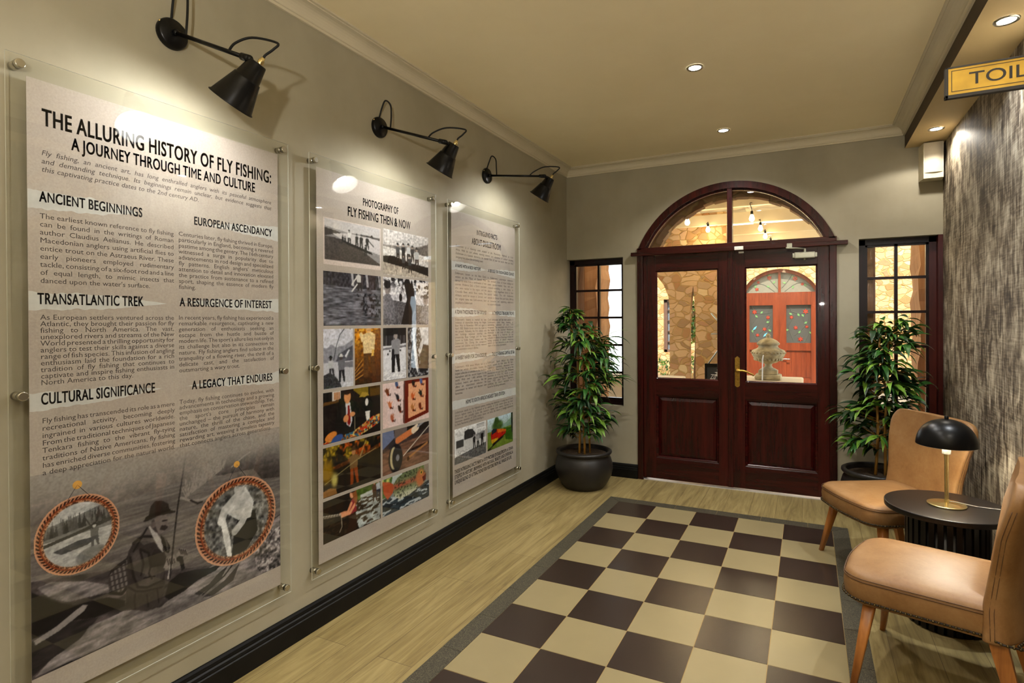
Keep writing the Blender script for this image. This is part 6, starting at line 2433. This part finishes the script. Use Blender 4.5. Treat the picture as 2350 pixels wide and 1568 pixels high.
# festoon bulbs
M['festoon_glow'] = emit('festoon_bulb_glow', (1.0, .80, .46, 1), 22.0)
blb = [(.765, 7.02, 2.775, 2.655, 'left'), (1.500, 7.02, 2.775, 2.64, 'right'), (.823, 8.23, 2.775, 2.735, 'left'), (1.509, 8.23, 2.775, 2.70, 'right'),
       (.725, 9.32, 2.775, 2.715, 'left'), (1.500, 9.32, 2.775, 2.74, 'right'), (1.528, 10.27, 2.775, 2.745, 'right')]
order = {7.02: 'nearest the door', 8.23: 'second from the door', 9.32: 'third from the door', 10.27: 'fourth and farthest from the door'}
for x, y, zb_, z, sd in blb:
    e = thing('festoon_bulb', 'glowing festoon bulb of the %s string under the beams, %s' % (sd, order[y]), 'light bulb', (x, y, z), 'festoon bulbs under the cream beams')
    MB().tube(smooth_path([(x, y + .03, zb_ + .03), (x - .02, y, zb_ + .02), (x, y, z + .085), (x, y, z + .06)], 5), .004, 6).build('cord', 'black_cord', e)
    MB().lathe([(.0, .065), (.014, .064), (.016, .03), (.015, .022), (0, .022)], (x, y, z), 12).build('socket', 'black_metal', e)
    MB().lathe([(.013, .024), (.020, .006), (.030, -.022), (.027, -.042), (.014, -.056), (0, -.058)], (x, y, z), 16).build('glass_bulb', 'festoon_glow', e)
    add_light('festoon_lamp', 'POINT', (x, y, z - .09), 4.5, (1.0, .78, .48), .05)

# fountain: plinth, urn, ledges
pl = MB().box((1.30, 7.28, -.015), (1.97, 7.95, .640), 0, .01).box((1.24, 7.22, .640), (2.03, 8.01, .706), 0, .025).build('fountain_plinth', 'pale_ledge')
tag(pl, 'pale stone plinth under the urn outside the right door leaf', 'plinth')
lg_ = MB().box((-.9, 7.3, -.015), (.56, 7.62, .640), 0, .01).box((-.95, 7.26, .640), (.62, 7.66, .700), 0, .022).build('stone_bench', 'pale_ledge')
tag(lg_, 'low pale stone ledge outside the left door leaf', 'ledge')
UX, UY, UZ = 1.640, 7.55, .707
ur = thing('stone_urn', 'lidded stone urn fountain spouting water outside the right door leaf', 'urn', (UX, UY, UZ), None)
MB().box((UX - .150, UY - .150, UZ), (UX + .150, UY + .150, UZ + .065), 0, .028).box((UX - .108, UY - .108, UZ + .065), (UX + .108, UY + .108, UZ + .115), 0, .008).build('base', 'cast_stone', ur)
MB().lathe([(.098, .115), (.090, .130), (.055, .145), (.042, .165), (.042, .185), (.060, .200)], (UX, UY, UZ), 40, cap0=True).build('foot', 'cast_stone', ur)
bw = MB()
bw.lathe([(.045, .195), (.09, .205), (.140, .235), (.175, .275), (.188, .300), (.192, .312), (.192, .345), (.186, .356), (.168, .366), (.140, .376), (.118, .392), (.110, .41), (.114, .425), (.0, .425)], (UX, UY, UZ), 48)
for k in range(28):
    a = 2 * PI * k / 28
    bw.ball((UX + .191 * math.cos(a), UY + .191 * math.sin(a), UZ + .328), .014, 8, 0, (1, 1, .8))
for k in range(24):
    a = 2 * PI * (k + .5) / 24
    bw.ball((UX + .150 * math.cos(a), UY + .150 * math.sin(a), UZ + .252), .022, 8, 0, (1, 1, 1.1))
bw.build('bowl', 'cast_stone', ur)
MB().lathe([(.118, .420), (.132, .432), (.132, .446), (.122, .456), (.100, .478), (.060, .500), (.026, .512), (.020, .520), (.030, .536), (.026, .552), (.010, .566), (0, .570)], (UX, UY, UZ), 40).build('lid', 'cast_stone', ur)
M['water'] = plain('white_water_stream', rgb(226, 228, 226), .15, 0, .7)
MB().tube(smooth_path([(UX - .04, UY - .175, UZ + .30), (UX - .045, UY - .215, UZ + .298), (UX - .05, UY - .235, UZ + .24), (UX - .052, UY - .245, UZ + .10), (UX - .053, UY - .25, UZ + .002)], 6), .0065, 8).build('water_jet', 'water', ur)

# chalk menu board
mbd = thing('menu_board', 'black chalk menu board standing by the stone pier', 'menu board', (1.26, 6.6, -.015))
b = MB()
tilt = .06
for x0, x1, z0, z1 in ((1.03, 1.055, -.015, .95), (1.445, 1.47, -.015, .95), (1.03, 1.47, .91, .95), (1.03, 1.47, .12, .16)):
    b.box((x0, 6.60, z0), (x1, 6.63, z1), 0, .003)
b.box((1.03, 6.85, -.015), (1.055, 6.875, .30))
b.box((1.445, 6.85, -.015), (1.47, 6.875, .30))
b.box((1.03, 6.62, .28), (1.055, 6.875, .31))
b.box((1.445, 6.62, .28), (1.47, 6.875, .31))
b.build('frame', 'black_metal', mbd)
MB().box((1.055, 6.612, .16), (1.445, 6.622, .91)).build('chalkboard', plain('chalkboard', rgb(40, 40, 42), .7), mbd)
m = MB()
m.prism([(1.245, .905), (1.16, .880), (1.185, .862), (1.135, .852), (1.165, .836), (1.12, .822), (1.16, .808), (1.245, .80)], (1, 0, 0), (0, 0, 1), (0, 6.6115, 0), (0, -.002, 0))
m.build('leaf_motif', plain('motif_white', rgb(226, 224, 212), .8), mbd, fix=False)
m = MB()
for xa_, za_, xb_, zb_ in ((1.07, .95, 1.30, 1.28), (1.30, 1.28, 1.10, 1.52), (1.44, .95, 1.20, 1.28), (1.20, 1.28, 1.40, 1.52)):
    m.rod((xa_, 6.615, za_), (xb_, 6.615, zb_), .008)
m.rod((1.10, 6.615, 1.285), (1.40, 6.615, 1.285), .007)
m.build('cross_stay', 'alu', mbd)
m = MB()
put_line(m, 'Zu', 1.085, 1.145, .775, .055, bold=.01, shear=.3, to3=lambda a, b: (a, 6.6112, b))
put_line(m, 'C', 1.155, 1.235, .768, .085, bold=.01, shear=.2, to3=lambda a, b: (a, 6.6112, b))
m.build('chalk_lettering', plain('chalk_white', rgb(226, 224, 216), .8), mbd, fix=False)


# hedges and a climber
def shrub(name, c, rad, n, seed, label, cat, L=.07, up=.6, mats=('hedge', 'hedge2')):
    r_ = random.Random(seed)
    e = thing(name, label, cat, (c[0], c[1], c[2] - rad[2]))
    fo, st = MB(), MB()
    for k in range(6):
        a = 2 * PI * k / 6
        st.tube([(c[0] + .02 * math.cos(a), c[1] + .02 * math.sin(a), c[2] - rad[2]), (c[0] + rad[0] * .5 * math.cos(a), c[1] + rad[1] * .5 * math.sin(a), c[2] + rad[2] * .5)], .008, 5)
    for k in range(n):
        u = Vector((r_.gauss(0, 1), r_.gauss(0, 1), r_.gauss(0, 1))).normalized() * r_.uniform(.55, 1) ** .5
        p = Vector((c[0] + u.x * rad[0], c[1] + u.y * rad[1], c[2] + u.z * rad[2]))
        d = (u + Vector((r_.uniform(-.8, .8), r_.uniform(-.8, .8), r_.uniform(-.3, .9)))).normalized()
        s = d.cross(Vector((r_.uniform(-1, 1), r_.uniform(-1, 1), r_.uniform(-1, 1)))).normalized()
        l = L * r_.uniform(.7, 1.2)
        fo.add([p, p + d * l * .5 + s * l * .25, p + d * l, p + d * l * .5 - s * l * .25], [(0, 1, 2, 3)], 0 if r_.random() < .6 else 1)
    st.build('stems', 'cane', e)
    fo.build('foliage', list(mats), e, fix=False)
    return e


shrub('hedge_bush', (-.95, 12.45, .28), (.75, .32, .295), 900, 1, 'clipped green bush under the narrow window in the sunlit wall', 'bush')
shrub('hedge_bush', (.10, 11.2, .36), (.30, .25, .375), 500, 2, 'small green bush seen between the stone piers', 'bush')
ivy = shrub('climbing_ivy', (.235, 10.4, 1.78), (.16, .12, .72), 620, 3, 'green ivy hanging in the gap between the two stone piers', 'climber', .11)
shrub('hedge_bush', (-2.6, 10.2, .8), (1.1, .7, .82), 1500, 5, 'large green shrub at the left of the courtyard', 'shrub', .12)
tk = MB().tube(smooth_path([(.27, 10.45, -.015), (.255, 10.42, .5), (.28, 10.43, 1.0), (.25, 10.42, 1.6)], 6), [.03] * 19, 8).build('ivy_trunk', plain('brown_bark', rgb(96, 66, 40), .9, 0, .2, .3, 30, .6, 50), ivy)
